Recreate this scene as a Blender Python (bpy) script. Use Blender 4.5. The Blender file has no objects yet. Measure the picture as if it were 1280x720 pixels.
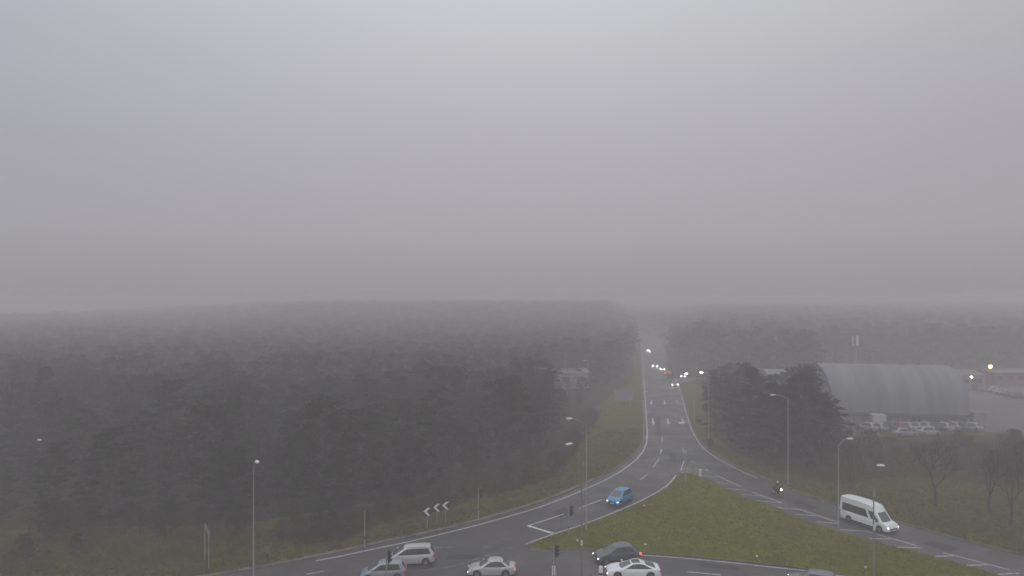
import bpy, bmesh, math, random
import numpy as np
from mathutils import Vector, Matrix, Euler
from mathutils.geometry import tessellate_polygon

random.seed(7); rng = np.random.default_rng(7)
PI = math.pi; R = math.radians
sc = bpy.context.scene
COL = sc.collection
CAM_H = 25.0; F = 853.33; HZ = 372.0

def P(px, py, z=0.0):
    """ground point seen at photo pixel (px, py)"""
    d = F * (CAM_H - z) / (py - HZ)
    return Vector(((px - 640) / F * d, d, z))
def PX(x, y, z=0.0):
    return (640 + F * x / y, HZ + F * (CAM_H - z) / y)

# ------------------------------------------------------------------ materials
MATS = {}
def mat(name, col, rough=0.6, metal=0.0, emit=None, es=0.0, coat=0.0, spec=0.5):
    if name in MATS: return MATS[name]
    m = bpy.data.materials.new(name); m.use_nodes = True
    b = m.node_tree.nodes['Principled BSDF']
    b.inputs['Base Color'].default_value = (*col, 1)
    b.inputs['Roughness'].default_value = rough
    b.inputs['Metallic'].default_value = metal
    b.inputs['Coat Weight'].default_value = coat
    b.inputs['Specular IOR Level'].default_value = spec
    if emit:
        b.inputs['Emission Color'].default_value = (*emit, 1)
        b.inputs['Emission Strength'].default_value = es
    MATS[name] = m
    return m

def noise_mat(name, cols, scale=1.0, rough=0.9, detail=8, bump=0.0, bscale=None, spec=0.3, layers=None, rough_var=None):
    """cols: list of (pos, colour) on a noise ramp; layers: extra (scale, lo, hi, colour) patches"""
    m = bpy.data.materials.new(name); m.use_nodes = True
    nt = m.node_tree; N = nt.nodes; Lk = nt.links
    b = N['Principled BSDF']
    tc = N.new('ShaderNodeTexCoord')
    def noise(s, d=detail, dist=0.0):
        n = N.new('ShaderNodeTexNoise'); n.inputs['Scale'].default_value = s
        n.inputs['Detail'].default_value = d; n.inputs['Distortion'].default_value = dist
        Lk.new(tc.outputs['Object'], n.inputs['Vector']); return n
    n = noise(scale)
    r = N.new('ShaderNodeValToRGB')
    while len(r.color_ramp.elements) < len(cols): r.color_ramp.elements.new(0.5)
    for e, (p, c) in zip(r.color_ramp.elements, cols):
        e.position = p; e.color = (*c, 1)
    Lk.new(n.outputs['Fac'], r.inputs['Fac'])
    out = r.outputs['Color']
    for (s, lo, hi, c, amt) in (layers or []):
        n2 = noise(s, 5, 0.4)
        mr = N.new('ShaderNodeMapRange'); mr.inputs['From Min'].default_value = lo; mr.inputs['From Max'].default_value = hi
        mr.inputs['To Max'].default_value = amt
        Lk.new(n2.outputs['Fac'], mr.inputs['Value'])
        mx = N.new('ShaderNodeMix'); mx.data_type = 'RGBA'
        Lk.new(mr.outputs['Result'], mx.inputs['Factor']); Lk.new(out, mx.inputs['A'])
        mx.inputs['B'].default_value = (*c, 1); out = mx.outputs['Result']
    Lk.new(out, b.inputs['Base Color'])
    b.inputs['Roughness'].default_value = rough
    b.inputs['Specular IOR Level'].default_value = spec
    if rough_var:
        n3 = noise(rough_var[0], 6, 0.3)
        mr = N.new('ShaderNodeMapRange'); mr.inputs['From Min'].default_value = 0.35; mr.inputs['From Max'].default_value = 0.65
        mr.inputs['To Min'].default_value = rough_var[1]; mr.inputs['To Max'].default_value = rough_var[2]
        Lk.new(n3.outputs['Fac'], mr.inputs['Value']); Lk.new(mr.outputs['Result'], b.inputs['Roughness'])
    if bump:
        n4 = noise(bscale or scale * 6, 6)
        bp = N.new('ShaderNodeBump'); bp.inputs['Strength'].default_value = bump; bp.inputs['Distance'].default_value = 0.05
        Lk.new(n4.outputs['Fac'], bp.inputs['Height']); Lk.new(bp.outputs['Normal'], b.inputs['Normal'])
    MATS[name] = m
    return m

M_GRASS = noise_mat('grass_ground', [(0.28, (0.108, 0.122, 0.006)), (0.5, (0.134, 0.148, 0.008)), (0.72, (0.165, 0.168, 0.012))], 0.7, 0.95, bump=0.5, bscale=5, spec=0.04,
    layers=[(0.11, 0.50, 0.66, (0.125, 0.092, 0.026), 0.55), (0.35, 0.60, 0.72, (0.13, 0.075, 0.030), 0.55), (2.6, 0.52, 0.74, (0.070, 0.080, 0.007), 0.35), (1.1, 0.58, 0.72, (0.155, 0.148, 0.030), 0.4)])
M_VERGE = noise_mat('verge_grass', [(0.28, (0.072, 0.078, 0.014)), (0.5, (0.094, 0.098, 0.018)), (0.72, (0.118, 0.114, 0.026))], 0.5, 0.95, bump=0.5, bscale=5, spec=0.04,
    layers=[(0.13, 0.50, 0.64, (0.070, 0.050, 0.026), 0.65), (0.4, 0.56, 0.70, (0.050, 0.050, 0.016), 0.6), (2.3, 0.55, 0.72, (0.13, 0.122, 0.045), 0.35)])
M_FIELD = noise_mat('woodland_floor', [(0.3, (0.022, 0.021, 0.012)), (0.7, (0.050, 0.046, 0.026))], 0.3, 0.95, spec=0.05)
M_ROAD = noise_mat('damp_asphalt', [(0.3, (0.039, 0.037, 0.040)), (0.7, (0.055, 0.052, 0.056))], 0.35, 0.5, bump=0.25, bscale=30, spec=0.5,
    layers=[(0.09, 0.48, 0.62, (0.080, 0.072, 0.072), 0.55), (6.0, 0.55, 0.8, (0.035, 0.034, 0.036), 0.6), (0.7, 0.56, 0.68, (0.040, 0.039, 0.042), 0.45), (0.045, 0.52, 0.60, (0.090, 0.080, 0.076), 0.6), (2.1, 0.60, 0.66, (0.032, 0.031, 0.033), 0.5), (14.0, 0.56, 0.72, (0.10, 0.097, 0.097), 0.35)], rough_var=(0.25, 0.36, 0.62))
M_YARD = noise_mat('yard_concrete', [(0.3, (0.10, 0.088, 0.086)), (0.7, (0.15, 0.132, 0.128))], 0.15, 0.7, spec=0.4, layers=[(0.06, 0.5, 0.65, (0.11, 0.10, 0.098), 0.7)])
M_KERB = noise_mat('kerb_stone', [(0.3, (0.13, 0.10, 0.085)), (0.7, (0.22, 0.185, 0.165))], 1.2, 0.85, layers=[(0.5, 0.5, 0.6, (0.06, 0.055, 0.04), 0.7)])
M_PAINT = noise_mat('road_paint', [(0.32, (0.30, 0.30, 0.30)), (0.52, (0.66, 0.66, 0.65))], 3.0, 0.6, detail=10)
M_PAINT_OLD = noise_mat('worn_road_paint', [(0.42, (0.10, 0.10, 0.10)), (0.60, (0.28, 0.28, 0.275))], 2.2, 0.7, detail=10)
def foliage(name, a, b, sc_=0.6, vary=(0.55, 1.45)):
    m = noise_mat(name, [(0.32, a), (0.68, b)], sc_, 0.9, detail=4, spec=0.08, layers=[(0.07, 0.45, 0.62, tuple(q * 0.75 for q in a), 0.5)])
    nt = m.node_tree; b_ = nt.nodes['Principled BSDF']; src = b_.inputs['Base Color'].links[0].from_socket
    oi = nt.nodes.new('ShaderNodeObjectInfo'); mr = nt.nodes.new('ShaderNodeMapRange')
    mr.inputs['To Min'].default_value, mr.inputs['To Max'].default_value = vary
    nt.links.new(oi.outputs['Random'], mr.inputs['Value'])
    v = nt.nodes.new('ShaderNodeVectorMath'); v.operation = 'SCALE'
    nt.links.new(src, v.inputs[0]); nt.links.new(mr.outputs['Result'], v.inputs['Scale']); nt.links.new(v.outputs['Vector'], b_.inputs['Base Color'])
    tr = nt.nodes.new('ShaderNodeBsdfTranslucent'); nt.links.new(v.outputs['Vector'], tr.inputs['Color'])
    ms = nt.nodes.new('ShaderNodeMixShader'); ms.inputs['Fac'].default_value = 0.42
    o_ = [q for q in nt.nodes if q.type == 'OUTPUT_MATERIAL'][0]
    nt.links.new(b_.outputs['BSDF'], ms.inputs[1]); nt.links.new(tr.outputs['BSDF'], ms.inputs[2]); nt.links.new(ms.outputs['Shader'], o_.inputs['Surface'])
    return m
M_PINE = foliage('pine_needles', (0.016, 0.020, 0.012), (0.048, 0.060, 0.034))
M_EVER = foliage('evergreen_leaves', (0.018, 0.020, 0.010), (0.050, 0.052, 0.026))
M_TWIG = foliage('brown_twigs', (0.032, 0.026, 0.020), (0.062, 0.048, 0.038))
M_BARK = noise_mat('bark', [(0.3, (0.022, 0.019, 0.016)), (0.7, (0.055, 0.047, 0.040))], 3.0, 0.95, bump=0.5, bscale=12)
M_BRACKEN = foliage('bracken', (0.040, 0.026, 0.016), (0.095, 0.058, 0.034), 0.8, (1, 1))
M_SHRUB = foliage('shrub_leaves', (0.050, 0.064, 0.018), (0.125, 0.140, 0.042), 0.9, (1, 1))
M_BLADE = foliage('grass_blades', (0.14, 0.15, 0.008), (0.21, 0.205, 0.014), 0.8, (1, 1))
M_STEEL = mat('galvanised_steel', (0.30, 0.29, 0.28), 0.6, 0.1)
M_RUSTY = mat('weathered_steel', (0.20, 0.165, 0.15), 0.7, 0.2)
M_LANTERN = mat('lantern_grey', (0.72, 0.72, 0.72), 0.4)
M_BLACK = mat('black_plastic', (0.011, 0.011, 0.012), 0.6, spec=0.2)
M_DARK = mat('dark_underside', (0.012, 0.012, 0.013), 0.8)
M_TYRE = mat('tyre_rubber', (0.022, 0.022, 0.023), 0.8)
M_RIM = mat('alloy_rim', (0.20, 0.20, 0.21), 0.4, 0.5)
M_GLASS = mat('tinted_glass', (0.040, 0.045, 0.052), 0.08, 0.0, spec=0.6)
M_WIND = mat('windscreen_glass', (0.10, 0.112, 0.118), 0.08, 0.0, spec=0.7)
M_WHITE = mat('white_plate', (0.75, 0.75, 0.74), 0.5)
M_LENS_OFF = mat('lens_dark', (0.05, 0.05, 0.05), 0.2)
M_HEAD = mat('headlamp_lit', (0.9, 0.9, 0.9), 0.2, emit=(1.0, 0.95, 0.88), es=3.2)
M_HEADFAR = mat('headlamp_lit_strong', (0.9, 0.9, 0.9), 0.2, emit=(1.0, 0.96, 0.88), es=230)
M_DRL = mat('running_lamp', (0.9, 0.9, 0.9), 0.2, emit=(1.0, 0.95, 0.9), es=4)
M_TAIL = mat('tail_lamp_lens', (0.42, 0.03, 0.04), 0.25, emit=(1.0, 0.05, 0.06), es=0.08)
M_TAILON = mat('tail_lamp_lit', (0.6, 0.03, 0.03), 0.25, emit=(1.0, 0.08, 0.06), es=2.6)
M_REDFAR = mat('tail_lamp_lit_strong', (0.6, 0.03, 0.03), 0.25, emit=(1.0, 0.16, 0.12), es=5)
M_TAILOFF = mat('tail_lamp_unlit', (0.14, 0.025, 0.025), 0.3)
M_HEADOFF = mat('headlamp_off', (0.45, 0.46, 0.47), 0.15)
M_SIGNGREY = mat('sign_back_grey', (0.20, 0.22, 0.24), 0.6)
M_SIGNBLUE = mat('sign_face_bluegrey', (0.22, 0.25, 0.29), 0.5)
M_PLATEY = mat('yellow_plate', (0.65, 0.52, 0.12), 0.5)

def paint(name, col, metal=0.35, rough=0.35): return mat('paint_' + name, col, rough, metal, coat=0.6)

# ------------------------------------------------------------------ mesh builder
class MB:
    def __init__(s): s.v = []; s.f = []
    def add(s, vs, fs):
        o = len(s.v); s.v += [tuple(v) for v in vs]; s.f += [tuple(i + o for i in f) for f in fs]; return s
    def box(s, c, size, rz=0.0, taper=1.0, rot=None):
        cx, cy, cz = c; a, b, h = size[0] / 2, size[1] / 2, size[2] / 2
        vs = []
        for z, t in ((-h, 1.0), (h, taper)):
            for x, y in ((-a, -b), (a, -b), (a, b), (-a, b)):
                vs.append(Vector((x * t, y * t, z)))
        M = rot.to_matrix() if rot else Matrix.Rotation(rz, 3, 'Z')
        vs = [M @ v + Vector(c) for v in vs]
        return s.add(vs, [(3, 2, 1, 0), (4, 5, 6, 7), (0, 1, 5, 4), (1, 2, 6, 5), (2, 3, 7, 6), (3, 0, 4, 7)])
    def tube(s, pts, rad, n=8, cap=True):
        pts = [Vector(p) for p in pts]
        if not hasattr(rad, '__len__'): rad = [rad] * len(pts)
        vs = []; fs = []
        up = Vector((0, 0, 1))
        for i, p in enumerate(pts):
            d = (pts[min(i + 1, len(pts) - 1)] - pts[max(i - 1, 0)]).normalized()
            ref = Vector((1, 0, 0)) if abs(d.z) > 0.9 else up
            u = d.cross(ref).normalized(); w = d.cross(u)
            for k in range(n):
                a = 2 * PI * k / n
                vs.append(p + (u * math.cos(a) + w * math.sin(a)) * rad[i])
        for i in range(len(pts) - 1):
            for k in range(n):
                a = i * n + k; b = i * n + (k + 1) % n
                fs.append((a, b, b + n, a + n))
        if cap:
            fs.append(tuple(range(n))[::-1]); fs.append(tuple(range((len(pts) - 1) * n, len(pts) * n)))
        return s.add(vs, fs)
    def lathe(s, prof, n=20, axis='z', c=(0, 0, 0)):
        vs = []; fs = []; c = Vector(c)
        for r, h in prof:
            for k in range(n):
                a = 2 * PI * k / n; x = r * math.cos(a); y = r * math.sin(a)
                v = (x, y, h) if axis == 'z' else ((x, h, y) if axis == 'y' else (h, x, y))
                vs.append(Vector(v) + c)
        for i in range(len(prof) - 1):
            for k in range(n):
                a = i * n + k; b = i * n + (k + 1) % n
                fs.append((a, b, b + n, a + n))
        return s.add(vs, fs)
    def ball(s, c, r, n=10, m=7):
        vs = []; fs = []
        rx, ry, rz_ = r if hasattr(r, '__len__') else (r, r, r)
        for i in range(m + 1):
            t = PI * i / m
            for k in range(n):
                a = 2 * PI * k / n
                vs.append((c[0] + rx * math.sin(t) * math.cos(a), c[1] + ry * math.sin(t) * math.sin(a), c[2] + rz_ * math.cos(t)))
        for i in range(m):
            for k in range(n):
                a = i * n + k; b = i * n + (k + 1) % n
                fs.append((a, a + n, b + n, b))
        return s.add(vs, fs)
    def build(s, name, m, parent=None, smooth=None, loc=None):
        me = bpy.data.meshes.new(name); me.from_pydata(s.v, [], s.f); me.validate()
        return link(name, me, m, parent, smooth, loc)

def link(name, me, m, parent=None, smooth=None, loc=None):
    if m: me.materials.append(m)
    if smooth is not None:
        me.polygons.foreach_set('use_smooth', [True] * len(me.polygons))
        try: me.set_sharp_from_angle(angle=R(smooth))
        except Exception: pass
    o = bpy.data.objects.new(name, me); COL.objects.link(o)
    if parent: o.parent = parent
    if loc is not None: o.location = loc
    return o

def tag(o, label=None, cat=None, group=None, kind=None):
    if label: o['label'] = label
    if cat: o['category'] = cat
    if group: o['group'] = group
    if kind: o['kind'] = kind
    return o
def thing(name, label, cat, loc=(0, 0, 0), rz=0, group=None):
    o = bpy.data.objects.new(name, None); COL.objects.link(o)
    o.empty_display_size = 0.3
    o.location = loc; o.rotation_euler = (0, 0, rz)
    return tag(o, label, cat, group)
def structure(o): o['kind'] = 'structure'; return o
def copy_tree(o, parent=None):
    c = o.copy(); COL.objects.link(c); c.parent = parent
    for ch in list(o.children): copy_tree(ch, c)
    return c

def np_mesh(name, V, Fq):
    """V (n,3), Fq (m,k) arrays -> mesh"""
    me = bpy.data.meshes.new(name)
    k = Fq.shape[1]
    me.vertices.add(len(V)); me.vertices.foreach_set('co', V.astype(np.float32).ravel())
    me.loops.add(Fq.size); me.loops.foreach_set('vertex_index', Fq.astype(np.int32).ravel())
    me.polygons.add(len(Fq))
    me.polygons.foreach_set('loop_start', np.arange(0, Fq.size, k, dtype=np.int32))
    me.update(calc_edges=True); me.validate()
    return me

# ------------------------------------------------------------------ curves on the ground
def catmull(pts, step=1.5, closed=False):
    pts = [Vector(p) for p in pts]; out = []
    n = len(pts)
    rngi = range(n if closed else n - 1)
    for i in rngi:
        if closed: p0, p1, p2, p3 = pts[(i - 1) % n], pts[i], pts[(i + 1) % n], pts[(i + 2) % n]
        else: p0, p1, p2, p3 = pts[max(i - 1, 0)], pts[i], pts[i + 1], pts[min(i + 2, n - 1)]
        # centripetal-ish, safe for uneven spacing
        d = (p2 - p1).length; m = max(1, int(d / step))
        d0 = max((p1 - p0).length, 1e-3); d2 = max((p3 - p2).length, 1e-3)
        t1 = ((p2 - p1) / max(d, 1e-3) + (p1 - p0) / d0); t1 = t1.normalized() * d if t1.length > 1e-6 else (p2 - p1)
        t2 = ((p3 - p2) / d2 + (p2 - p1) / max(d, 1e-3)); t2 = t2.normalized() * d if t2.length > 1e-6 else (p2 - p1)
        if i == 0 and not closed: t1 = p2 - p1
        if i == n - 2 and not closed: t2 = p2 - p1
        for k in range(m):
            t = k / m
            h1 = 2 * t**3 - 3 * t**2 + 1; h2 = t**3 - 2 * t**2 + t; h3 = -2 * t**3 + 3 * t**2; h4 = t**3 - t**2
            out.append(p1 * h1 + t1 * h2 + p2 * h3 + t2 * h4)
    if not closed: out.append(pts[-1])
    return out
def gp(lst, step=1.5, closed=False): return catmull([P(*q) for q in lst], step, closed)
def ribbon(mb, pts, w, z, side=0.0, thick=0.0):
    """flat strip along pts; side shifts it sideways (positive: to the left of travel)"""
    n = len(pts); L = []; Rr = []
    for i, p in enumerate(pts):
        d = (pts[min(i + 1, n - 1)] - pts[max(i - 1, 0)]); d.z = 0; d.normalize()
        nrm = Vector((-d.y, d.x, 0))
        c = p + nrm * side
        L.append(c + nrm * w / 2); Rr.append(c - nrm * w / 2)
    if not thick:
        vs = []
        for a, b in zip(L, Rr): vs += [(a.x, a.y, z), (b.x, b.y, z)]
        mb.add(vs, [(2 * i + 1, 2 * i + 3, 2 * i + 2, 2 * i) for i in range(n - 1)])
    else:
        vs = []; fs = []
        for a, b in zip(L, Rr):
            vs += [(a.x, a.y, z), (a.x, a.y, z + thick), (b.x, b.y, z + thick), (b.x, b.y, z)]
        for i in range(n - 1):
            for k in range(3):
                fs.append((4 * i + k, 4 * i + k + 1, 4 * i + 4 + k + 1, 4 * i + 4 + k))
        mb.add(vs, fs)
def sheet(name, pts, z, m):
    tri = tessellate_polygon([[Vector((p.x, p.y, 0)) for p in pts]])
    mb = MB(); mb.add([(p.x, p.y, z) for p in pts], [])
    for t in tri:
        a, b, c = [Vector(mb.v[i]) for i in t]
        mb.f.append(tuple(t) if (b - a).cross(c - a).z > 0 else tuple(t)[::-1])
    return mb.build(name, m)
def inside(poly, x, y):
    c = False; j = len(poly) - 1
    for i in range(len(poly)):
        xi, yi = poly[i][0], poly[i][1]; xj, yj = poly[j][0], poly[j][1]
        if (yi > y) != (yj > y) and x < (xj - xi) * (y - yi) / (yj - yi) + xi: c = not c
        j = i
    return c
def lerp_tab(tab, x):
    if x <= tab[0][0]: return tab[0][1]
    for (a, b), (c, d) in zip(tab, tab[1:]):
        if x <= c: return b + (d - b) * (x - a) / (c - a)
    return tab[-1][1]

# ================================================================== GROUND AND ROADS
gx = 1500
g = MB(); g.add([(-gx, -200, 0), (gx, -200, 0), (gx, 1500, 0), (-gx, 1500, 0)], [(0, 1, 2, 3)])
structure(g.build('ground', M_VERGE))

K_left = gp([(40, 768), (150, 743), (272, 719.5), (360, 704), (425, 690.5), (455.5, 684), (500, 674.5), (560, 661.5), (620, 646), (670, 630.5), (725, 609), (760, 592), (782, 578), (794, 567), (802, 555),
             (804.3, 545), (804.4, 530), (803.3, 505), (802.4, 480), (801.5, 455), (800.3, 430), (799.2, 417), (797, 410)])
K_right = gp([(811, 410), (819, 417), (827, 430), (841, 460), (850.5, 485), (855, 500), (859.5, 515), (866, 535), (873, 548), (881, 558.5), (900, 572), (920, 582.5), (945, 594), (970, 604.4), (1015, 622.5), (1045, 631.5),
              (1120, 652.5), (1167, 666), (1216, 679.5), (1280, 695), (1360, 716), (1500, 750)])
road_poly = K_left + [Vector((-70, 30, 0)), Vector((75, 30, 0))] + []
road_pts = [Vector((-62, 34, 0))] + K_left + K_right + [Vector((72, 34, 0))]
structure(sheet('road', road_pts, 0.008, M_ROAD))
kb = MB(); ribbon(kb, K_left, 0.16, 0.0, side=0.08, thick=0.12); structure(kb.build('kerb', M_KERB))
kb = MB(); ribbon(kb, K_right, 0.16, 0.0, side=0.08, thick=0.12); structure(kb.build('kerb', M_KERB))
# paved margin strip behind the left kerb
pm = MB(); ribbon(pm, K_left[:40], 0.55, 0.05, side=0.50); structure(pm.build('pavement', M_KERB))

# side road joining from the right, far back
sr = gp([(846, 482), (862, 476.5), (900, 471), (1000, 468), (1100, 467)]) + list(reversed(gp([(842, 466), (862, 465), (900, 463), (1000, 461.5), (1100, 461)])))
structure(sheet('side_road', sr, 0.004, M_ROAD))

# triangular grass island
isl = [(657.5, 682.3), (675, 676), (696, 669), (725, 659.8), (755, 648.5), (780, 638), (805, 627), (822, 617.5), (835, 609.8), (843, 602), (849, 595), (856, 592.5), (866, 593.5), (877, 597.5), (892.5, 603), (905, 610.5), (921, 618.5),
       (945, 628), (970, 636), (990, 645), (1015, 655), (1032, 661.5), (1049, 667), (1070, 671.5), (1085, 675.5), (1120, 685.5), (1151, 692.5), (1172, 698.5), (1200, 706), (1242, 719), (1330, 742), (1420, 775), (1330, 775),
       (1200, 745), (1100, 726), (1050, 718.5), (1036, 716), (996, 710), (960, 706.2), (896, 699.3), (820, 693), (802, 692), (745, 688.3), (725, 687.4), (690, 686.8), (668, 686)]
isl_w = gp(isl, 1.2, closed=True)
cen = sum(isl_w, Vector()) / len(isl_w)
# mounded top: rings shrunk inwards
structure(sheet('grass_island', isl_w, 0.13, M_GRASS))
kb = MB(); ribbon(kb, isl_w + [isl_w[0]], 0.14, 0.0, side=0.0, thick=0.122); structure(kb.build('kerb', M_KERB))
# near island (mostly below the frame) that carries the signals and lamp posts
ni = gp([(738, 719.5), (752, 718.2), (763, 721), (762, 727), (720, 733), (600, 737), (480, 737), (330, 744), (200, 757), (90, 785), (300, 830), (760, 830), (775, 745)], 1.2, closed=True)
structure(sheet('traffic_island', ni, 0.13, M_YARD))
kb = MB(); ribbon(kb, ni + [ni[0]], 0.14, 0.0, thick=0.138); structure(kb.build('kerb', M_KERB))

# ---- markings
def line(pxs, w=0.12, m=M_PAINT, z=0.014, straight=False, name='road_marking', step=1.5, side=0.0):
    pts = [P(*q) for q in pxs] if straight else gp(pxs, step)
    b = MB(); ribbon(b, pts, w, z, side=side); return structure(b.build(name, m))
def flat(pts_w, z, m=M_PAINT, name='road_marking'):
    b = MB(); vs = [(p.x, p.y, z) for p in pts_w]
    b.add(vs, [tuple(range(len(vs)))]); o = b.build(name, m); return structure(o)
line([(395, 701), (425, 695.5), (455, 689), (510, 677.4), (583, 660), (620, 650), (670, 635.5), (731, 611.7), (767, 594.4), (788, 580.6), (800, 569.4), (807, 557), (808.8, 547), (807.5, 517), (806, 492), (804.8, 470), (803.3, 445), (801.8, 428)], 0.15)
line([(660, 681.5), (696, 668.2), (725, 659), (755, 647.7), (805, 626.2), (835, 608.9), (843, 601), (848.3, 594)], 0.15, z=0.018, side=0.34)
line([(821, 422), (825, 430), (838.5, 460), (848.5, 485), (852.5, 497), (857.5, 515), (863.8, 535), (870, 547.5), (878, 558.8), (895, 572.3), (911, 581), (930, 590.5), (948, 598)], 0.14)
line([(762, 691.5), (800, 693.9), (860, 698.3), (919, 704), (960, 708.6), (998, 712.5), (1048, 719.5), (1100, 728)], 0.14, z=0.018)
line([(660, 657.5), (705, 642.5)], 0.15, straight=True)
flat([P(658, 657.6), P(661, 656.6), P(697, 667.6), P(695.5, 669.3)], 0.018)
for a, b_ in (((723.8, 635.5), (752.5, 624.5)), ((800, 600), (810, 592.5)), ((816.5, 583.8), (823.8, 573.8)), ((825.4, 567.5), (827.2, 561)), ((827.6, 552), (827.9, 546)),
              ((859, 714.9), (901, 718.7)), ((383, 718), (405, 714))):
    line([a, b_], 0.14, straight=True)
for a, b_ in (((542.5, 684.3), (572.5, 683.8)), ((602, 684.2), (616, 684.3)), ((634, 685), (645, 685.2)), ((741, 686.5), (747, 689.5)), ((664, 686.9), (736, 688.2))):
    line([a, b_], 0.16, M_PAINT_OLD, straight=True)
line([(520, 714.5), (545, 711), (562, 709), (582, 703.5), (604, 695.5), (625, 691)], 0.14, M_PAINT_OLD)
line([(545, 686), (520, 690.5)], 0.13, M_PAINT_OLD, straight=True)
for y0 in (440, 448, 457, 468, 481):       # far lane dashes
    for k in (0.36, 0.67):
        xl = 803 + (y0 - 440) * 0.03; xr = xl + 11.0 * (y0 - HZ) / 25
        line([(xl + (xr - xl) * k, y0), (xl + (xr - xl) * k, y0 + 2.5 + (y0 - 440) * 0.05)], 0.11, M_PAINT_OLD, straight=True)
M_PATCH = noise_mat('asphalt_patch', [(0.3, (0.030, 0.029, 0.031)), (0.7, (0.044, 0.042, 0.045))], 0.8, 0.6, bump=0.2, bscale=30)
for q in ([(690, 640), (706, 634), (716, 640), (700, 647)], [(838, 566), (845, 566), (846, 578), (837, 578)], [(560, 694), (600, 693), (603, 698), (558, 699)], [(880, 704), (925, 708), (922, 713), (874, 708)],
          [(1000, 626), (1022, 634), (1014, 637), (990, 629)], [(1165, 676), (1200, 686), (1188, 690), (1152, 680)], [(820, 520), (825, 520), (826, 545), (819, 545)]):
    flat([P(*t) for t in q][::-1], 0.012, M_PATCH, 'road_patch')
# lane arrows pointing to the viewer
def arrow(px, py0, py1, hook=0.0):
    a = P(px[0], py0); b = P(px[1], py1); d = (b - a).normalized(); n = Vector((-d.y, d.x, 0))
    L = (b - a).length
    flat([a + n * 0.12, a - n * 0.12, a + d * (L * 0.62) - n * 0.14, a + d * (L * 0.62) + n * 0.14], 0.014)
    if not hook:
        flat([a + d * (L * 0.62) + n * 0.42, a + d * (L * 0.62) - n * 0.42, b], 0.018)
    else:
        c = a + d * (L * 0.8)
        flat([a + d * (L * 0.62) + n * 0.14, a + d * (L * 0.62) - n * 0.14, c + n * 0.2, c + n * 0.8, c + n * 0.8 - d * 0.6], 0.018)
        flat([c + n * 0.8 + d * 0.15, c + n * 0.8 - d * 0.75, c + n * 1.1 - d * 0.3], 0.022)
for (x0, x1, h) in ((814, 814.3, 0), (830.5, 831, 0), (845.5, 847, 1)): arrow((x0, x1), 500.3, 505.8, h)
for (x0, x1, h) in ((815.8, 816.6, 0), (834.4, 835.8, 0), (852.3, 855.4, 0)): arrow((x0, x1), 523, 531, h)
# hatched edge of the slip road
for seg in ([(876, 594.4), (896, 596.9)], [(894.4, 603.4), (915, 605)], [(908, 610.6), (933.5, 612.9)], [(927.5, 618), (953, 620.4)], [(945.6, 625.9), (975, 628.4)], [(970, 634.4), (1000, 636.9)],
            [(993.8, 642.9), (1020, 645)], [(1021, 652.5), (1048.8, 654.6)], [(1050, 662.2), (1080.6, 663.8)], [(1086, 673), (1113, 674.2)], [(1121, 684), (1152, 685)], [(1163, 695.5), (1191, 695)],
            [(1205, 707), (1233, 706)], [(1247.5, 718), (1274, 716.5)], [(866, 585.6), (886, 588.5)], [(851, 586.6), (863, 585.8)], [(852, 590.5), (858, 590.5)]):
    line(seg, 0.15, straight=True)
for seg in ([(894.4, 593.8), (924.4, 607.8)], [(940, 615.3), (978, 628.8)], [(1000, 636.9), (1048.8, 653.4)], [(1080.6, 663.8), (1129.7, 677.5), (1146, 682.5)], [(1179, 691), (1262, 712.5)], [(1290, 719), (1350, 735)],
            [(851, 588), (855, 576)], [(877.5, 583.8), (886, 588.5)], [(865, 576), (870, 579)], [(853.4, 560), (855.6, 566.5)]):
    line(seg, 0.13, straight=True, z=0.019)

# yard and car park by the barn
structure(sheet('yard', [P(1030, 541), P(1110, 541), P(1200, 538), P(1330, 545), P(1500, 545), P(1500, 474), P(1200, 477), P(1190, 500), P(1040, 520)], 0.006, M_YARD))
structure(sheet('woodland_floor', [P(1050, 606), P(1110, 596), P(1180, 598), P(1300, 616), P(1500, 650), P(1500, 549), P(1330, 549), P(1200, 543), P(1110, 546), P(1020, 546), P(880, 480), P(893, 545), P(925, 569), P(980, 588)][::-1], 0.004, M_FIELD))
structure(sheet('far_verge', [P(-600, 400.5), P(780, 400.5), P(795, 470), P(740, 512), P(700, 575), P(600, 606), P(300, 655), P(-200, 668), P(-900, 668)], 0.004, M_FIELD))

# gentle rise under the far wood, either side of the road
def sst(a, b, v):
    t = min(1.0, max(0.0, (v - a) / (b - a))); return t * t * (3 - 2 * t)
def rise(x, y):
    px = 640 + F * x / y
    gl = sst(120, 430, px) * (1 - sst(755, 788, px)); gr = sst(838, 900, px)
    return sst(235, 600, y) * (8.5 * gl + 5.0 * gr)
for lo, hi in ((-700, 790), (834, 2000)):
    hb_ = MB(); nx = 120; ny_ = 70; vs = []
    for j in range(ny_ + 1):
        y = 212 + (1400 - 212) * (j / ny_) ** 1.6
        for i in range(nx + 1):
            x = (lo + (hi - lo) * i / nx - 640) / F * y; vs.append((x, y, rise(x, y) + 0.03))
    hb_.add(vs, [(j * (nx + 1) + i, j * (nx + 1) + i + 1, (j + 1) * (nx + 1) + i + 1, (j + 1) * (nx + 1) + i) for j in range(ny_) for i in range(nx)])
    structure(hb_.build('hill', M_FIELD, None, 60))
MAXD = [(-600, 480), (0, 520), (100, 600), (200, 800), (300, 1100), (400, 1300)]

# ================================================================== VEHICLES
def smooth_tab(tab, x):
    if x <= tab[0][0]: return tab[0][1]
    for (a, b), (c, d) in zip(tab, tab[1:]):
        if x <= c:
            t = (x - a) / (c - a); t = t * t * (3 - 2 * t) * 0.5 + t * 0.5
            return b + (d - b) * t
    return tab[-1][1]

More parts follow.
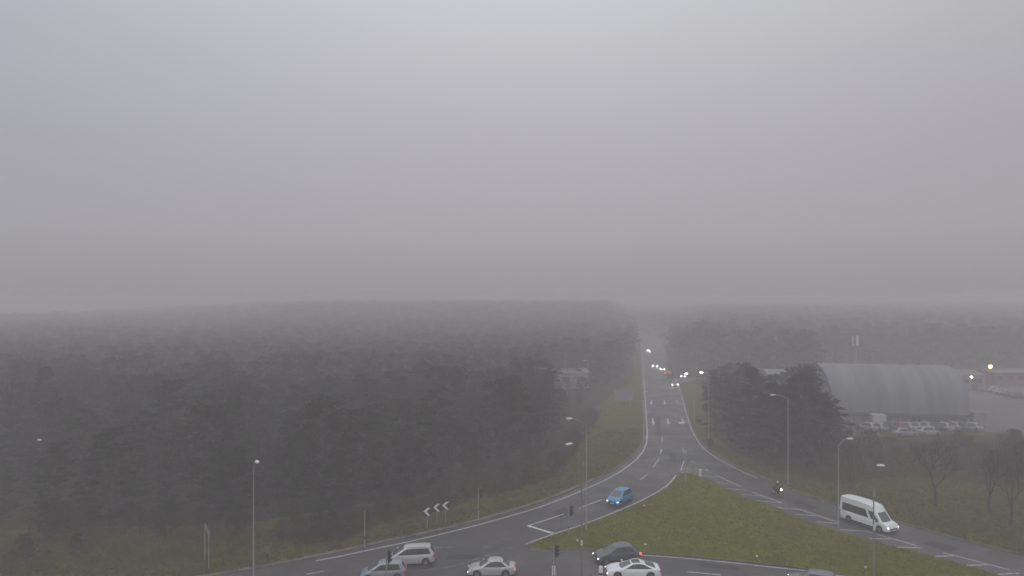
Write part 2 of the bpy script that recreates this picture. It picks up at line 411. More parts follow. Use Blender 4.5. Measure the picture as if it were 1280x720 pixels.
def wheel(root, x, y, r=0.32, w=0.2, side=1, rim=M_RIM):
    t = MB()
    t.lathe([(r * 0.62, -w / 2), (r * 0.92, -w / 2), (r, -w / 2 + 0.03), (r, w / 2 - 0.03), (r * 0.92, w / 2), (r * 0.62, w / 2)], 24, 'y')
    wh = t.build('wheel', M_TYRE, root, 40, (x, y, r))
    q = MB(); yo = side * (w / 2 - 0.035)
    q.lathe([(r * 0.63, yo + side * 0.03), (r * 0.55, yo + side * 0.015), (0.001, yo - side * 0.06)], 20, 'y')
    for k in range(5):
        a = 2 * PI * k / 5
        c = Vector((math.cos(a) * r * 0.33, yo + side * 0.012, math.sin(a) * r * 0.33))
        q.box(c, (r * 0.62, 0.02, r * 0.16), rot=Euler((0, -a, 0)))
    q.lathe([(0.001, yo + side * 0.03), (r * 0.16, yo + side * 0.03), (r * 0.16, yo - side * 0.02)], 10, 'y')
    q.build('rim', rim, wh, 40)
    return wh

def make_car(name, label, cat, loc, fwd, L=4.3, W=1.78, H=1.47, wb=2.6, axo=0.02, top=None, belt=0.92, xb=(0.95, -1.75), xt=(0.25, -1.1), hwt=0.60, roofdrop=(0.03, 0.05),
             paint_m=None, head=M_HEAD, tail=M_TAIL, wr=0.32, pillars=((0.06, 0.45), (0.48, 0.90)), glass_roof=False, group=None, van=False, windlev=(0.10, 0.90), plate=True, clad=False, detail=True, rails=False):
    ang = math.atan2(fwd[1], fwd[0])
    root = thing(name, label, cat, loc, ang, group)
    hl = L / 2; xf = wb / 2 + axo; xr = -wb / 2 + axo; ra = wr + 0.05
    if top is None:
        top = [(-hl, 0.62), (-hl + 0.06, 0.90), (-hl + 0.35, belt + 0.03), (xb[1], belt + 0.02), (xb[0], belt), (hl - 0.55, belt - 0.10), (hl - 0.12, belt - 0.26), (hl - 0.03, 0.55), (hl, 0.45)]
    xs = sorted(set([round(v, 4) for v in list(np.linspace(-hl, hl, 44)) + list(np.linspace(xf - ra, xf + ra, 17)) + list(np.linspace(xr - ra, xr + ra, 17)) + [-hl + 0.02, hl - 0.02, hl - 0.06]]))
    def hw(x):
        u = min(1.0, abs(x) / hl)
        return W / 2 * (1 - 0.05 * u**3) * (0.74 + 0.26 * math.sqrt(max(0, 1 - u**10)))
    def zb(x):
        z = 0.20 + 0.10 * (abs(x) / hl)**6
        for xa in (xf, xr):
            if abs(x - xa) < ra: z = max(z, wr + math.sqrt(ra * ra - (x - xa)**2) * 0.98)
        return z
    body = MB(); under = MB()
    prof = [(0.80, 0.0), (0.955, 0.0), (1.0, 0.12), (1.005, 0.35), (1.0, 0.60), (0.985, 0.80), (0.935, 0.955), (0.80, 1.0), (0.42, 1.015), (0.0, 1.02)]
    ring = prof + [(-a, b) for a, b in prof[-2::-1]]
    nr = len(ring); vs = []
    for x in xs:
        h = hw(x); b0 = zb(x); t0 = smooth_tab(top, x)
        for a, b in ring: vs.append((x, a * h, b0 + (t0 - b0) * b))
    fs = []
    for i in range(len(xs) - 1):
        for k in range(nr - 1): fs.append((i * nr + k, i * nr + k + 1, (i + 1) * nr + k + 1, (i + 1) * nr + k))
    fs.append(tuple(range(nr))); fs.append(tuple(range((len(xs) - 1) * nr, len(xs) * nr))[::-1])
    body.add(vs, fs)
    uf = [(i * 2, i * 2 + 1, i * 2 + 3, i * 2 + 2) for i in range(len(xs) - 1)]
    under.add(sum([[(x, hw(x) * 0.81, zb(x) + 0.003), (x, -hw(x) * 0.81, zb(x) + 0.003)] for x in xs], []), uf)
    under.box((0, 0, 0.30), (L * 0.9, W * 0.6, 0.2))
    # greenhouse
    tl = [0.0, windlev[0], 0.5, windlev[1], 1.0]
    ss = sorted(set([0.0, 0.02, 0.98, 1.0] + [v for p in pillars for v in p] + [0.3, 0.7]))
    ny = 9
    def zroof(x):
        xm = (xt[0] + xt[1]) / 2; hlf = (xt[0] - xt[1]) / 2
        u = (x - xm) / hlf
        return H - (roofdrop[0] if u > 0 else roofdrop[1]) * u * u
    def gpnt(t, s, side):   # side wall point
        h0 = hw(0) * 0.93; w = h0 + (W / 2 * hwt / 0.5 * 0.5 - h0) * (t ** 1.15)
        xfr = xb[0] + (xt[0] - xb[0]) * t; xre = xb[1] + (xt[1] - xb[1]) * t
        x = xfr + (xre - xfr) * s
        xtop = xt[0] + (xt[1] - xt[0]) * s
        zb0 = belt - 0.03; z = zb0 + (zroof(xtop) - zb0) * t
        taper = 1 - 0.10 * (2 * s - 1)**4 * (0.4 + 0.6 * t)
        return Vector((x, side * w * taper, z))
    wins = {}
    def quad(dst, a, b, c, d): dst.add([a, b, c, d], [(0, 1, 2, 3)])
    for side in (1, -1):
        for i in range(len(ss) - 1):
            for j in range(len(tl) - 1):
                q = [gpnt(tl[j], ss[i], side), gpnt(tl[j], ss[i + 1], side), gpnt(tl[j + 1], ss[i + 1], side), gpnt(tl[j + 1], ss[i], side)]
                if side > 0: q = q[::-1]
                key = None
                if 1 <= j <= 2:
                    for pi, (a, b) in enumerate(pillars):
                        if ss[i] >= a - 1e-6 and ss[i + 1] <= b + 1e-6: key = (side, pi)
                        if pi and not van and ss[i] >= pillars[pi - 1][1] - 1e-6 and ss[i + 1] <= a + 1e-6: key = 'trim%d_%d' % (side, pi)
                quad(wins.setdefault(key, MB()) if key else body, *q)
    def endrow(t, s, k):
        a = gpnt(t, s, 1); b = gpnt(t, s, -1); u = k / (ny - 1)
        p = a.lerp(b, u); bul = 1 - (2 * u - 1)**2
        p.x += (0.16 if s == 0 else -0.10) * bul * (1 - 0.35 * t)
        p.z += 0.03 * bul * t
        return p
    for s, nm in ((0.0, 'windscreen'), (1.0, 'rear_window')):
        for j in range(len(tl) - 1):
            for k in range(ny - 1):
                q = [endrow(tl[j], s, k), endrow(tl[j], s, k + 1), endrow(tl[j + 1], s, k + 1), endrow(tl[j + 1], s, k)]
                if s == 1.0: q = q[::-1]
                edge = k in (0, ny - 2)
                lo, hi = (0, 3) if s == 0 else (1, 2)
                isg = lo <= j <= hi - (0 if s == 0 else 0) and (not edge)
                if s == 0 and j == 3: isg = False
                if s == 1.0 and van: isg = isg and k != ny // 2
                quad(wins.setdefault(nm, MB()) if isg else body, *q)
    roof = MB(); roofglass = MB()
    def roofp(i, k):
        s = i / 12; a = gpnt(1, s, 1); b = gpnt(1, s, -1); u = k / (ny - 1); p = a.lerp(b, u); bul = 1 - (2 * u - 1)**2
        e = (0.16 * 0.65 * max(0, 1 - s * 4) - 0.10 * 0.65 * max(0, s * 4 - 3)) * bul
        p.x += e; p.z += 0.03 * bul; return p
    for i in range(12):
        for k in range(ny - 1):
            dst = roofglass if (glass_roof and i < 8 and 0 < k < ny - 2) else roof
            quad(dst, roofp(i, k), roofp(i + 1, k), roofp(i + 1, k + 1), roofp(i, k + 1))
    def weld(mb):
        bm = bmesh.new(); vv = [bm.verts.new(v) for v in mb.v]
        for f in mb.f:
            try: bm.faces.new([vv[i] for i in f])
            except ValueError: pass
        bmesh.ops.remove_doubles(bm, verts=bm.verts, dist=0.0008)
        bmesh.ops.recalc_face_normals(bm, faces=bm.faces)
        me = bpy.data.meshes.new('m'); bm.to_mesh(me); bm.free(); return me
    def part(nm, mb, m, par=root, sm=40): 
        me = weld(mb); me.name = nm; return link(nm, me, m, par, sm)
    bd = part('body', body, paint_m)
    part('roof', roof, paint_m)
    if glass_roof: part('sunroof', roofglass, M_GLASS)
    part('underbody', under, M_DARK, sm=None)
    for key, mb in wins.items():
        if isinstance(key, str) and key.startswith('trim'): part('door_pillar', mb, M_BLACK); continue
        part('side_window' if isinstance(key, tuple) else key, mb, M_WIND if key == 'windscreen' else M_GLASS)
    for x, sgn in ((xf, 1), (xf, -1), (xr, 1), (xr, -1)):
        wheel(root, x, sgn * (W / 2 - 0.115), wr, 0.2, sgn)
    # lights, grille, bumper, mirrors, plates
    zt = smooth_tab(top, hl - 0.14)
    for sgn in (1, -1):
        b = MB(); b.box((hl - 0.17, sgn * (hw(hl - 0.17) - 0.16), zt - 0.15), (0.24, 0.26, 0.11), rot=Euler((0, 0.12, -sgn * 0.45))); b.build('headlight', head, root)
        b = MB(); zz = belt - 0.19 if not van else 1.15
        b.box((-hl + 0.10, sgn * (hw(-hl + 0.12) - 0.09), zz), (0.22, 0.20, 0.17 if not van else 0.45), rot=Euler((0, 0, sgn * 0.3))); b.build('tail_light', tail, root)
        if detail:
            b = MB(); mx = xb[0] - 0.28; b.box((mx, sgn * (W / 2 + 0.09), belt + (0.09 if not van else 0.12)), (0.13, 0.20, 0.14 if not van else 0.32), taper=0.8); b.box((mx, sgn * (W / 2 - 0.01), belt + 0.04), (0.05, 0.12, 0.04))
            b.build('mirror', M_BLACK if van else paint_m, root)
            for a_, b_ in pillars[:2]:
                b = MB(); xh = xb[0] + (xb[1] - xb[0]) * (b_ - 0.05); b.box((xh, sgn * (W / 2 * 1.0 + 0.002), belt - 0.14), (0.18, 0.025, 0.03)); b.build('door_handle', M_BLACK if van else paint_m, root)
    b = MB(); b.box((hl - 0.02, 0, 0.50), (0.07, W * 0.52, 0.18)); b.box((hl - 0.03, 0, 0.30), (0.07, W * 0.66, 0.09)); b.build('grille', M_BLACK, root)
    if plate:
        b = MB(); b.box((hl + 0.02, 0, 0.42), (0.02, 0.52, 0.11)); b.build('number_plate', M_WHITE, root)
        b = MB(); b.box((-hl - 0.005, 0, 0.62), (0.02, 0.52, 0.11)); b.build('number_plate', M_PLATEY, root)
    b = MB(); b.box((-hl + 0.02, 0, 0.34), (0.07, W * 0.7, 0.10)); b.build('rear_valance', M_BLACK, root)
    if clad or van:
        for sgn in (1, -1):
            b = MB(); b.box((0.02, sgn * (W / 2 + 0.001), 0.34), (wb - 2 * ra - 0.02, 0.03, 0.16)); b.build('sill_trim', M_BLACK, root)
    if rails:
        for sgn in (1, -1):
            b = MB(); b.tube([(xt[0] - 0.15, sgn * W / 2 * hwt * 0.90, H - 0.02), (xt[0] - 0.3, sgn * W / 2 * hwt * 0.9, H + 0.04), (xt[1] + 0.3, sgn * W / 2 * hwt * 0.9, H + 0.03), (xt[1] + 0.15, sgn * W / 2 * hwt * 0.9, H - 0.03)], 0.018, 6)
            b.build('roof_rail', M_BLACK, root)
    return root

silver = paint('silver', (0.56, 0.56, 0.58), 0.25, 0.35)
silverd = paint('silver_blue', (0.30, 0.33, 0.37), 0.3, 0.35)
beige = paint('silver_sedan', (0.47, 0.48, 0.50), 0.25, 0.35)
dgrey = paint('dark_grey', (0.085, 0.10, 0.125), 0.15, 0.28)
whitep = paint('white', (0.80, 0.83, 0.85), 0.0, 0.3)
bluep = paint('blue', (0.04, 0.235, 0.50), 0.0, 0.3)
greyp = paint('mid_grey', (0.16, 0.17, 0.19), 0.3, 0.3)
redp = paint('red', (0.30, 0.035, 0.03), 0.1, 0.3)
blackp = paint('black', (0.02, 0.02, 0.022), 0.1, 0.3)

# silver people carrier
make_car('people_carrier', 'silver people carrier with red tail lamp, on the road nearest the left kerb', 'car', (-9.5, 64.4, 0), (-1, -0.13),
         L=4.4, W=1.80, H=1.62, wb=2.7, belt=0.99, xb=(1.58, -2.10), xt=(0.52, -1.72), hwt=0.80, roofdrop=(0.05, 0.05), paint_m=silver, head=M_HEADOFF, pillars=((0.05, 0.34), (0.37, 0.66), (0.69, 0.93)), rails=True)
make_car('hatchback', 'light bluish grey hatchback cut off by the bottom edge, beside the silver people carrier', 'car', (-11.45, 60.8, 0), (-1, -0.12),
         L=4.05, W=1.70, H=1.52, wb=2.5, belt=0.95, xb=(1.22, -1.92), xt=(0.26, -1.55), hwt=0.78, paint_m=silverd, head=M_HEADOFF, pillars=((0.06, 0.47), (0.51, 0.88)))
make_car('sedan', 'small silver saloon with lit headlamp driving left along the bottom road', 'car', (-1.85, 61.7, 0), (-1, -0.03),
         L=4.30, W=1.70, H=1.40, wb=2.55, belt=0.90, xb=(0.98, -1.62), xt=(0.16, -0.92), hwt=0.70, roofdrop=(0.05, 0.07), paint_m=beige, tail=mat('tail_lamp_amber', (0.55, 0.20, 0.12), 0.3, emit=(1, 0.45, 0.25), es=0.5), pillars=((0.07, 0.44), (0.47, 0.90)))
make_car('crossover', 'dark grey crossover with lit red tail lamp beside the island kerb', 'car', (9.95, 64.9, 0), (-1, -0.20),
         L=4.30, W=1.82, H=1.52, wb=2.65, belt=0.99, xb=(1.18, -2.03), xt=(0.18, -1.35), hwt=0.72, roofdrop=(0.05, 0.09), paint_m=dgrey, tail=M_TAILON, clad=True, wr=0.34, pillars=((0.06, 0.45), (0.48, 0.86)))
make_car('coupe', 'white saloon with sloping tail and dark glass roof, in front of the dark grey crossover', 'car', (10.85, 61.3, 0), (-1, 0.015),
         L=4.85, W=1.84, H=1.37, wb=2.90, belt=0.93, xb=(1.12, -2.05), xt=(0.05, -0.90), hwt=0.68, roofdrop=(0.05, 0.12), paint_m=whitep, glass_roof=True, wr=0.34, pillars=((0.08, 0.47), (0.50, 0.90)))
_d = (P(1005, 711) - P(1050, 718.5)).normalized()
make_car('car', 'grey car showing only its roof at the bottom edge below the grass island', 'car', (25.9, 58.7, 0), (_d.x, _d.y),
         L=4.2, W=1.78, H=1.50, wb=2.6, belt=0.94, xb=(0.95, -1.9), xt=(0.2, -1.5), hwt=0.74, paint_m=greyp, pillars=((0.06, 0.47), (0.51, 0.88)))
make_car('blue_car', 'bright blue crossover with both headlamps lit coming round the bend', 'car', (13.2, 83.3, 0), (-0.58, -0.81),
         L=4.25, W=1.80, H=1.60, wb=2.6, belt=1.02, xb=(1.18, -1.98), xt=(0.28, -1.5), hwt=0.74, roofdrop=(0.04, 0.08), paint_m=bluep, head=M_HEAD, tail=M_TAIL, clad=True, wr=0.34)
# minibus
vt = [(-3.02, 0.6), (-3.0, 1.05), (-2.9, 1.12), (1.75, 1.14), (2.35, 1.08), (2.78, 0.96), (2.95, 0.72), (3.02, 0.55)]
make_car('minibus', 'white high-roofed minibus with long dark side windows on the slip road', 'van', (39.1, 74.9, 0), (0.42, -0.91),
         L=6.04, W=2.04, H=2.62, wb=3.75, axo=0.15, top=vt, belt=1.12, xb=(2.12, -2.96), xt=(1.10, -2.86), hwt=0.84, roofdrop=(0.16, 0.03), paint_m=whitep, head=M_HEAD, wr=0.35, van=True,
         pillars=((0.06, 0.20), (0.27, 0.93)), windlev=(0.06, 0.60))

# distant cars
proto = make_car('oncoming_car', 'dark oncoming car with bright headlamps, nearest of those far up the misty road', 'car', (46.1, 194.5, 0), (-0.05, -1), paint_m=blackp, head=M_HEADFAR, detail=False, group='oncoming cars with headlamps on')
def place(o, loc, fwd, label, paintm=None, headm=None, tailm=None, group=None, name=None):
    c = copy_tree(o); c.location = loc; c.rotation_euler = (0, 0, math.atan2(fwd[1], fwd[0])); c['label'] = label
    if group: c['group'] = group
    if name: c.name = name
    for ch in c.children:
        n = ch.name.split('.')[0]
        m = None
        if n in ('body', 'roof') and paintm: m = paintm
        if n == 'headlight' and headm: m = headm
        if n == 'tail_light' and tailm: m = tailm
        if m: ch.material_slots[0].link = 'OBJECT'; ch.material_slots[0].material = m
    return c
place(proto, (63.2, 317, 0), (-0.1, -1), 'farthest oncoming car, a pair of headlamps in the fog at the top of the road', headm=mat('headlamp_beam', (0.9, 0.9, 0.9), 0.2, emit=(1.0, 0.96, 0.88), es=700))
place(proto, (51.8, 236, 0), (-0.1, -1), 'oncoming car with paired headlamps halfway up the misty road')
place(proto, (51.7, 247, 0), (-0.22, -1), 'oncoming car partly hidden behind another halfway up the misty road')
place(proto, (50.6, 223, 0), (0.1, 1), 'car driving away with red tail lamps glowing halfway up the misty road', redp, M_HEADOFF, M_REDFAR)
place(proto, (54.8, 214, 0), (-0.8, -0.7), 'car with headlamps on waiting at the mouth of the far side road')

# motorcycle and rider
def motorcycle(loc, fwd):
    a = math.atan2(fwd[1], fwd[0])
    root = thing('motorcycle', 'dark motorcycle with lit headlamp on the slip road behind the minibus', 'motorcycle', loc, a)
    for x in (0.74, -0.70):
        t = MB(); r = 0.31
        t.lathe([(r * 0.75, -0.06), (r * 0.95, -0.06), (r, -0.025), (r, 0.025), (r * 0.95, 0.06), (r * 0.75, 0.06)], 20, 'y')
        w = t.build('wheel', M_TYRE, root, 40, (x, 0, r))
        q = MB(); q.lathe([(r * 0.76, -0.03), (r * 0.7, -0.03), (r * 0.7, 0.03), (r * 0.76, 0.03)], 20, 'y')
        for k in range(5):
            an = 2 * PI * k / 5; q.box((math.cos(an) * r * 0.36, 0, math.sin(an) * r * 0.36), (r * 0.7, 0.02, 0.03), rot=Euler((0, -an, 0)))
        q.build('rim', M_RIM, w)
    b = MB(); b.box((0.0, 0, 0.50), (0.50, 0.30, 0.34), taper=0.85); b.tube([(0.5, 0, 0.86), (0.2, 0, 0.72), (-0.3, 0, 0.66), (-0.7, 0, 0.72)], 0.05, 8); b.tube([(-0.15, 0.1, 0.42), (-0.70, 0.1, 0.31)], 0.03, 6); b.tube([(-0.15, -0.1, 0.42), (-0.70, -0.1, 0.31)], 0.03, 6)
    b.build('frame', M_BLACK, root, 40)
    b = MB(); b.ball((0.20, 0, 0.86), (0.32, 0.16, 0.15), 12, 8); b.build('fuel_tank', blackp, root, 60)
    b = MB(); b.box((-0.35, 0, 0.82), (0.62, 0.26, 0.09), taper=0.85); b.box((-0.78, 0, 0.88), (0.30, 0.20, 0.08), taper=0.7); b.build('seat', M_BLACK, root)
    b = MB()
    for s in (1, -1): b.tube([(0.74, s * 0.09, 0.31), (0.46, s * 0.08, 1.0)], 0.025, 8)
    b.build('front_fork', M_STEEL, root, 40)
    b = MB(); b.tube([(0.28, 0.38, 1.02), (0.42, 0.22, 1.06), (0.46, 0, 1.03), (0.42, -0.22, 1.06), (0.28, -0.38, 1.02)], 0.017, 8); b.build('handlebar', M_BLACK, root, 40)
    b = MB(); b.box((0.62, 0, 0.98), (0.20, 0.34, 0.30), taper=0.6, rot=Euler((0, -0.3, 0))); b.build('fairing', blackp, root)
    b = MB(); b.ball((0.73, 0, 0.93), (0.06, 0.13, 0.11), 12, 8); b.build('headlight', mat('motorcycle_beam', (0.9, 0.9, 0.9), 0.2, emit=(1.0, 0.80, 0.70), es=14), root)
    b = MB(); b.tube([(0.05, -0.14, 0.34), (-0.35, -0.18, 0.34), (-0.75, -0.2, 0.46)], [0.03, 0.045, 0.055], 8); b.build('exhaust', M_STEEL, root, 40)
    b = MB(); b.box((-0.93, 0, 0.88), (0.04, 0.14, 0.06)); b.build('tail_light', M_TAIL, root)
    for s in (1, -1):
        b = MB(); b.tube([(0.42, s * 0.2, 1.06), (0.44, s * 0.36, 1.22)], 0.01, 5); b.box((0.44, s * 0.37, 1.25), (0.03, 0.15, 0.09)); b.build('mirror', M_BLACK, root)
    # rider
    rr = thing('person', 'motorcyclist in dark clothing and white helmet leaning to the handlebars', 'person', loc, a)
    J = {'pel': (-0.30, 0, 0.98), 'wa': (-0.22, 0, 1.14), 'ch': (-0.08, 0, 1.38), 'nk': (0.02, 0, 1.52), 'hd': (0.08, 0, 1.66)}
    ver = []; edg = []; rad = []
    def add(p, r): ver.append(p); rad.append(r); return len(ver) - 1
    pe = add(J['pel'], 0.155); wa = add(J['wa'], 0.145); ch = add(J['ch'], 0.165); nk = add(J['nk'], 0.062); hd = add(J['hd'], 0.085)
    edg += [(pe, wa), (wa, ch), (ch, nk), (nk, hd)]
    for s in (1, -1):
        sh = add((-0.03, s * 0.20, 1.44), 0.075); el = add((0.12, s * 0.34, 1.20), 0.05); wr_ = add((0.30, s * 0.34, 1.06), 0.036); pa = add((0.36, s * 0.33, 1.045), 0.034)
        edg += [(ch, sh), (sh, el), (el, wr_), (wr_, pa)]
        for k in range(4):
            f1 = add((0.40, s * (0.29 + 0.022 * k), 1.055), 0.010); f2 = add((0.425, s * (0.288 + 0.022 * k), 1.03), 0.009); edg += [(pa, f1), (f1, f2)]
        th = add((0.37, s * 0.27, 1.02), 0.011); th2 = add((0.40, s * 0.255, 1.01), 0.009); edg += [(pa, th), (th, th2)]
        hp = add((-0.26, s * 0.12, 0.95), 0.11); kn = add((0.16, s * 0.27, 0.80), 0.072); an = add((-0.08, s * 0.24, 0.40), 0.048); to = add((0.10, s * 0.25, 0.34), 0.04)
        edg += [(pe, hp), (hp, kn), (kn, an), (an, to)]
    me = bpy.data.meshes.new('rider'); me.from_pydata(ver, edg, [])
    tmp = bpy.data.objects.new('tmp', me); COL.objects.link(tmp)
    sk = tmp.modifiers.new('s', 'SKIN'); sub = tmp.modifiers.new('u', 'SUBSURF'); sub.levels = 1; sub.render_levels = 1
    if not me.skin_vertices: 
        bpy.context.view_layer.objects.active = tmp
    sv = me.skin_vertices[0].data
    for i, r in enumerate(rad): sv[i].radius = (r, r)
    sv[0].use_root = True
    dg = bpy.context.evaluated_depsgraph_get(); dg.update()
    m2 = bpy.data.meshes.new_from_object(tmp.evaluated_get(dg)); bpy.data.objects.remove(tmp)
    link('body', m2, mat('rider_leathers', (0.025, 0.027, 0.03), 0.7), rr, 80)
    b = MB(); b.ball((0.085, 0, 1.70), (0.15, 0.125, 0.14), 16, 10); b.build('helmet', M_WHITE, rr, 80)
    b = MB(); b.ball((0.15, 0, 1.70), (0.10, 0.108, 0.055), 14, 8); b.build('visor', M_GLASS, rr, 80)
motorcycle((33.5, 86.2, 0.008), (0.30, -0.95))

# ================================================================== STREET FURNITURE
M_TRUNKY = mat('dull_brown_steel', (0.05, 0.045, 0.042), 0.8)
def lamp(px, py, h, arm, label, armlen=1.6, rise=0.5, m=M_STEEL, plates=(), mast=0.072, lit=False):
    """arm: heading (deg) of the bracket; 0 = photo right, 180 = left, -90 = to the camera"""
    p = P(px, py); root = thing('street_lamp', label, 'street lamp', p, 0, 'street lamps round the junction')
    b = MB(); b.tube([(0, 0, 0), (0, 0, 1.4), (0, 0, 1.45), (0, 0, h - rise)], [mast * 1.35, mast * 1.35, mast, mast * 0.62], 10); b.build('pole', m, root, 40)
    dx, dy = math.cos(R(arm)), math.sin(R(arm))
    ap = [(dx * armlen * t, dy * armlen * t, h - rise + rise * math.sin(t * PI / 2)) for t in (0, 0.15, 0.35, 0.6, 0.85, 1.0)]
    b = MB(); b.tube(ap, [mast * 0.62, mast * 0.55, 0.036, 0.032, 0.03, 0.03], 8); b.build('bracket_arm', m, root, 40)
    e = Vector(ap[-1]) + Vector((dx, dy, 0)) * 0.34
    b = MB(); b.ball((0, 0, 0.02), (0.40, 0.17, 0.10), 14, 8)
    hd = b.build('lamp_head', M_LANTERN, root, 60, e); hd.rotation_euler = (0, 0, R(arm))
    b = MB(); b.ball((0.05, 0, -0.045), (0.26, 0.13, 0.075), 12, 6); b.build('lens', mat('lantern_lit', (0.9, 0.9, 0.9), 0.3, emit=(1.0, 0.97, 0.9), es=60) if lit else M_WHITE, hd, 60)
    b = MB(); b.box((0, -mast * 1.36, 0.7), (0.10, 0.012, 0.45)); b.build('access_door', m, root)
    for (z, w, hh, mm) in plates:
        b = MB(); b.box((0, -mast - 0.03, z), (w, 0.02, hh)); b.build('sign_plate', mm, root)
    return root
lamp(317, 757, 12.0, -60, 'tall street lamp standing alone before the wood on the left', 1.3, 1.0)
lamp(727, 720.5, 12.0, -150, 'brownish street lamp rising from the bottom edge left of the dark grey crossover', 1.0, 1.0, M_RUSTY, ((3.05, 0.14, 0.5, M_WHITE),))
lamp(733, 664, 12.0, 172, 'street lamp with a long arm beside the bend near the blue car', 1.5, 0.7, plates=((3.6, 0.28, 0.55, M_SIGNGREY),))
lamp(985, 606, 12.0, 180, 'tall street lamp on the slip road verge beside the motorcycle', 1.7, 0.45)
lamp(1048, 667, 10.0, 8, 'street lamp at the island edge by the rear of the minibus', 1.0, 0.75)
lamp(1092, 722, 10.0, 0, 'street lamp with small plates in front of the minibus', 0.3, 0.3, M_RUSTY, ((4.5, 0.16, 0.55, M_WHITE), (7.6, 0.3, 0.8, M_SIGNGREY)))
lamp(886, 551, 12.0, 178, 'misty street lamp on the right verge where the road widens', 0.9, 0.4, lit=True)
lamp(868, 530, 10.0, 178, 'faint street lamp on the right verge near the far side road', 1.2, 0.4, lit=True)
lamp(857, 603, 8.0, 180, 'slim grey lamp column at the narrow nose of the grass island', 0.3, 0.2, mast=0.06)
lamp(54, 650, 8.9, 150, 'street lamp half lost among the trees at the far left', 0.5, 0.9, M_TRUNKY)
lamp(735, 484, 7.5, 180, 'faint lamp column in the gap beside the misty grey building', 0.6, 0.3)
lamp(696, 522, 8.0, 180, 'pale lamp column among the dark trees left of the direction sign', 0.4, 0.3)

def signal(px, py, h, face, label, cuffs=False, board=True):
    p = P(px, py); root = thing('traffic_signal', label, 'traffic light', p, 0, 'traffic signals at the junction')
    b = MB(); b.tube([(0, 0, 0), (0, 0, h)], 0.057, 10); b.lathe([(0.06, h), (0.04, h + 0.04), (0.001, h + 0.05)], 10); b.build('pole', M_STEEL, root, 40)
    dx, dy = math.cos(R(face)), math.sin(R(face))
    c = Vector((dx * 0.24, dy * 0.24, h - 0.55))
    b = MB(); b.box((0, 0, 0), (0.20, 0.32, 0.98)); 
    if board: b.box((-0.05, 0, 0), (0.02, 0.62, 1.25))
    hd = b.build('signal_head', M_BLACK, root, None, c); hd.rotation_euler = (0, 0, R(face))
    for k, (nm, col) in enumerate((('red_lens', (0.12, 0.02, 0.02)), ('amber_lens', (0.14, 0.07, 0.02)), ('green_lens', (0.02, 0.10, 0.06)))):
        z = 0.31 - 0.31 * k
        q = MB(); q.lathe([(0.001, 0.115), (0.10, 0.112), (0.105, 0.10)], 14, 'x', (0, 0, z)); q.build(nm, mat(nm, col, 0.2), hd)
        q = MB(); n = 10
        vs = []; 
        for i in range(n + 1):
            a = PI * 1.15 * i / n - 0.075 * PI
            for xx in (0.10, 0.30 - 0.06 * abs(math.cos(a))): vs.append((xx, math.cos(a) * 0.125, z + math.sin(a) * 0.125))
        q.add(vs, [(2 * i, 2 * i + 1, 2 * i + 3, 2 * i + 2) for i in range(n)]); q.build('visor', M_BLACK, hd)
    b = MB(); b.box((0.07 * dx, 0.07 * dy, h - 0.3), (0.14, 0.05, 0.04), rz=R(face)); b.box((0.07 * dx, 0.07 * dy, h - 0.8), (0.14, 0.05, 0.04), rz=R(face)); b.build('bracket', M_BLACK, root)
    if cuffs:
        for s in (-1, 1):
            b = MB(); b.box((s * 0.10, -0.03, 1.35), (0.09, 0.03, 1.15)); b.build('white_plate', M_WHITE, root)
    b = MB(); b.box((0, -0.09, 1.05), (0.12, 0.08, 0.18)); b.build('push_button_box', M_BLACK, root)
    return root
signal(692, 735, 3.75, 0, 'traffic light at the bottom edge between the silver saloon and dark crossover', cuffs=True)
signal(483, 738, 3.45, 0, 'traffic light in front of the light grey hatchback')
signal(711, 671, 3.3, 0, 'traffic light at the tip of the grass island beside the stop line', )
signal(598, 648, 3.4, 0, 'traffic light on the left verge right of the chevron boards')
signal(456, 685, 3.7, 0, 'traffic light on the left verge among brown twigs')

# chevron boards
for i, (px, py, ztop, lab) in enumerate(((534, 662, 2.05, 'leftmost'), (546, 656.5, 2.05, 'middle'), (557, 655, 2.15, 'rightmost'))):
    p = P(px, py); root = thing('chevron_sign', lab + ' of three black chevron boards pointing left on the outside of the bend', 'road sign', p, R(-12), 'chevron boards on the bend')
    b = MB(); b.box((0, 0, ztop - 0.10), (0.96, 0.025, 0.96)); b.build('board', M_BLACK, root)
    zc = ztop - 0.10; q = MB(); y = -0.02
    # white arrow head: left-pointing chevron
    A = [(-0.42, 0), (0.06, 0.43), (0.40, 0.43), (-0.06, 0), (0.40, -0.43), (0.06, -0.43)]
    q.add([(a, y, zc + c) for a, c in A], [(0, 3, 2, 1), (0, 5, 4, 3)]); q.build('chevron', M_WHITE, root)
    b = MB(); b.tube([(0, 0.045, 0), (0, 0.045, ztop + 0.3)], 0.035, 8); b.build('post', M_STEEL, root, 40)

# edge-on sign on two posts, left
a = P(256, 700); c = P(261, 711)
d = c - a; root = thing('road_sign', 'tall road sign seen edge-on on two posts at the left verge', 'road sign', a, math.atan2(d.y, d.x))
Ld = d.length
for x in (0, Ld):
    b = MB(); b.tube([(x, 0, 0), (x, 0, 3.5)], 0.045, 8); b.build('post', M_STEEL, root, 40)
b = MB(); b.box((Ld / 2, 0.06, 3.15), (Ld + 0.3, 0.03, 0.55)); b.build('panel', M_SIGNGREY, root)

# big direction sign on the left verge, seen in the mist
p = P(780, 508); root = thing('direction_sign', 'large blue-grey direction sign on two posts beside the misty road', 'road sign', p, R(3))
for x in (-1.5, 1.5):
    b = MB(); b.tube([(x, 0.08, 0), (x, 0.08, 3.9)], 0.07, 8); b.build('post', M_STEEL, root, 40)
b = MB(); b.box((0, 0, 2.65), (4.5, 0.05, 2.5)); b.build('panel', M_SIGNBLUE, root)


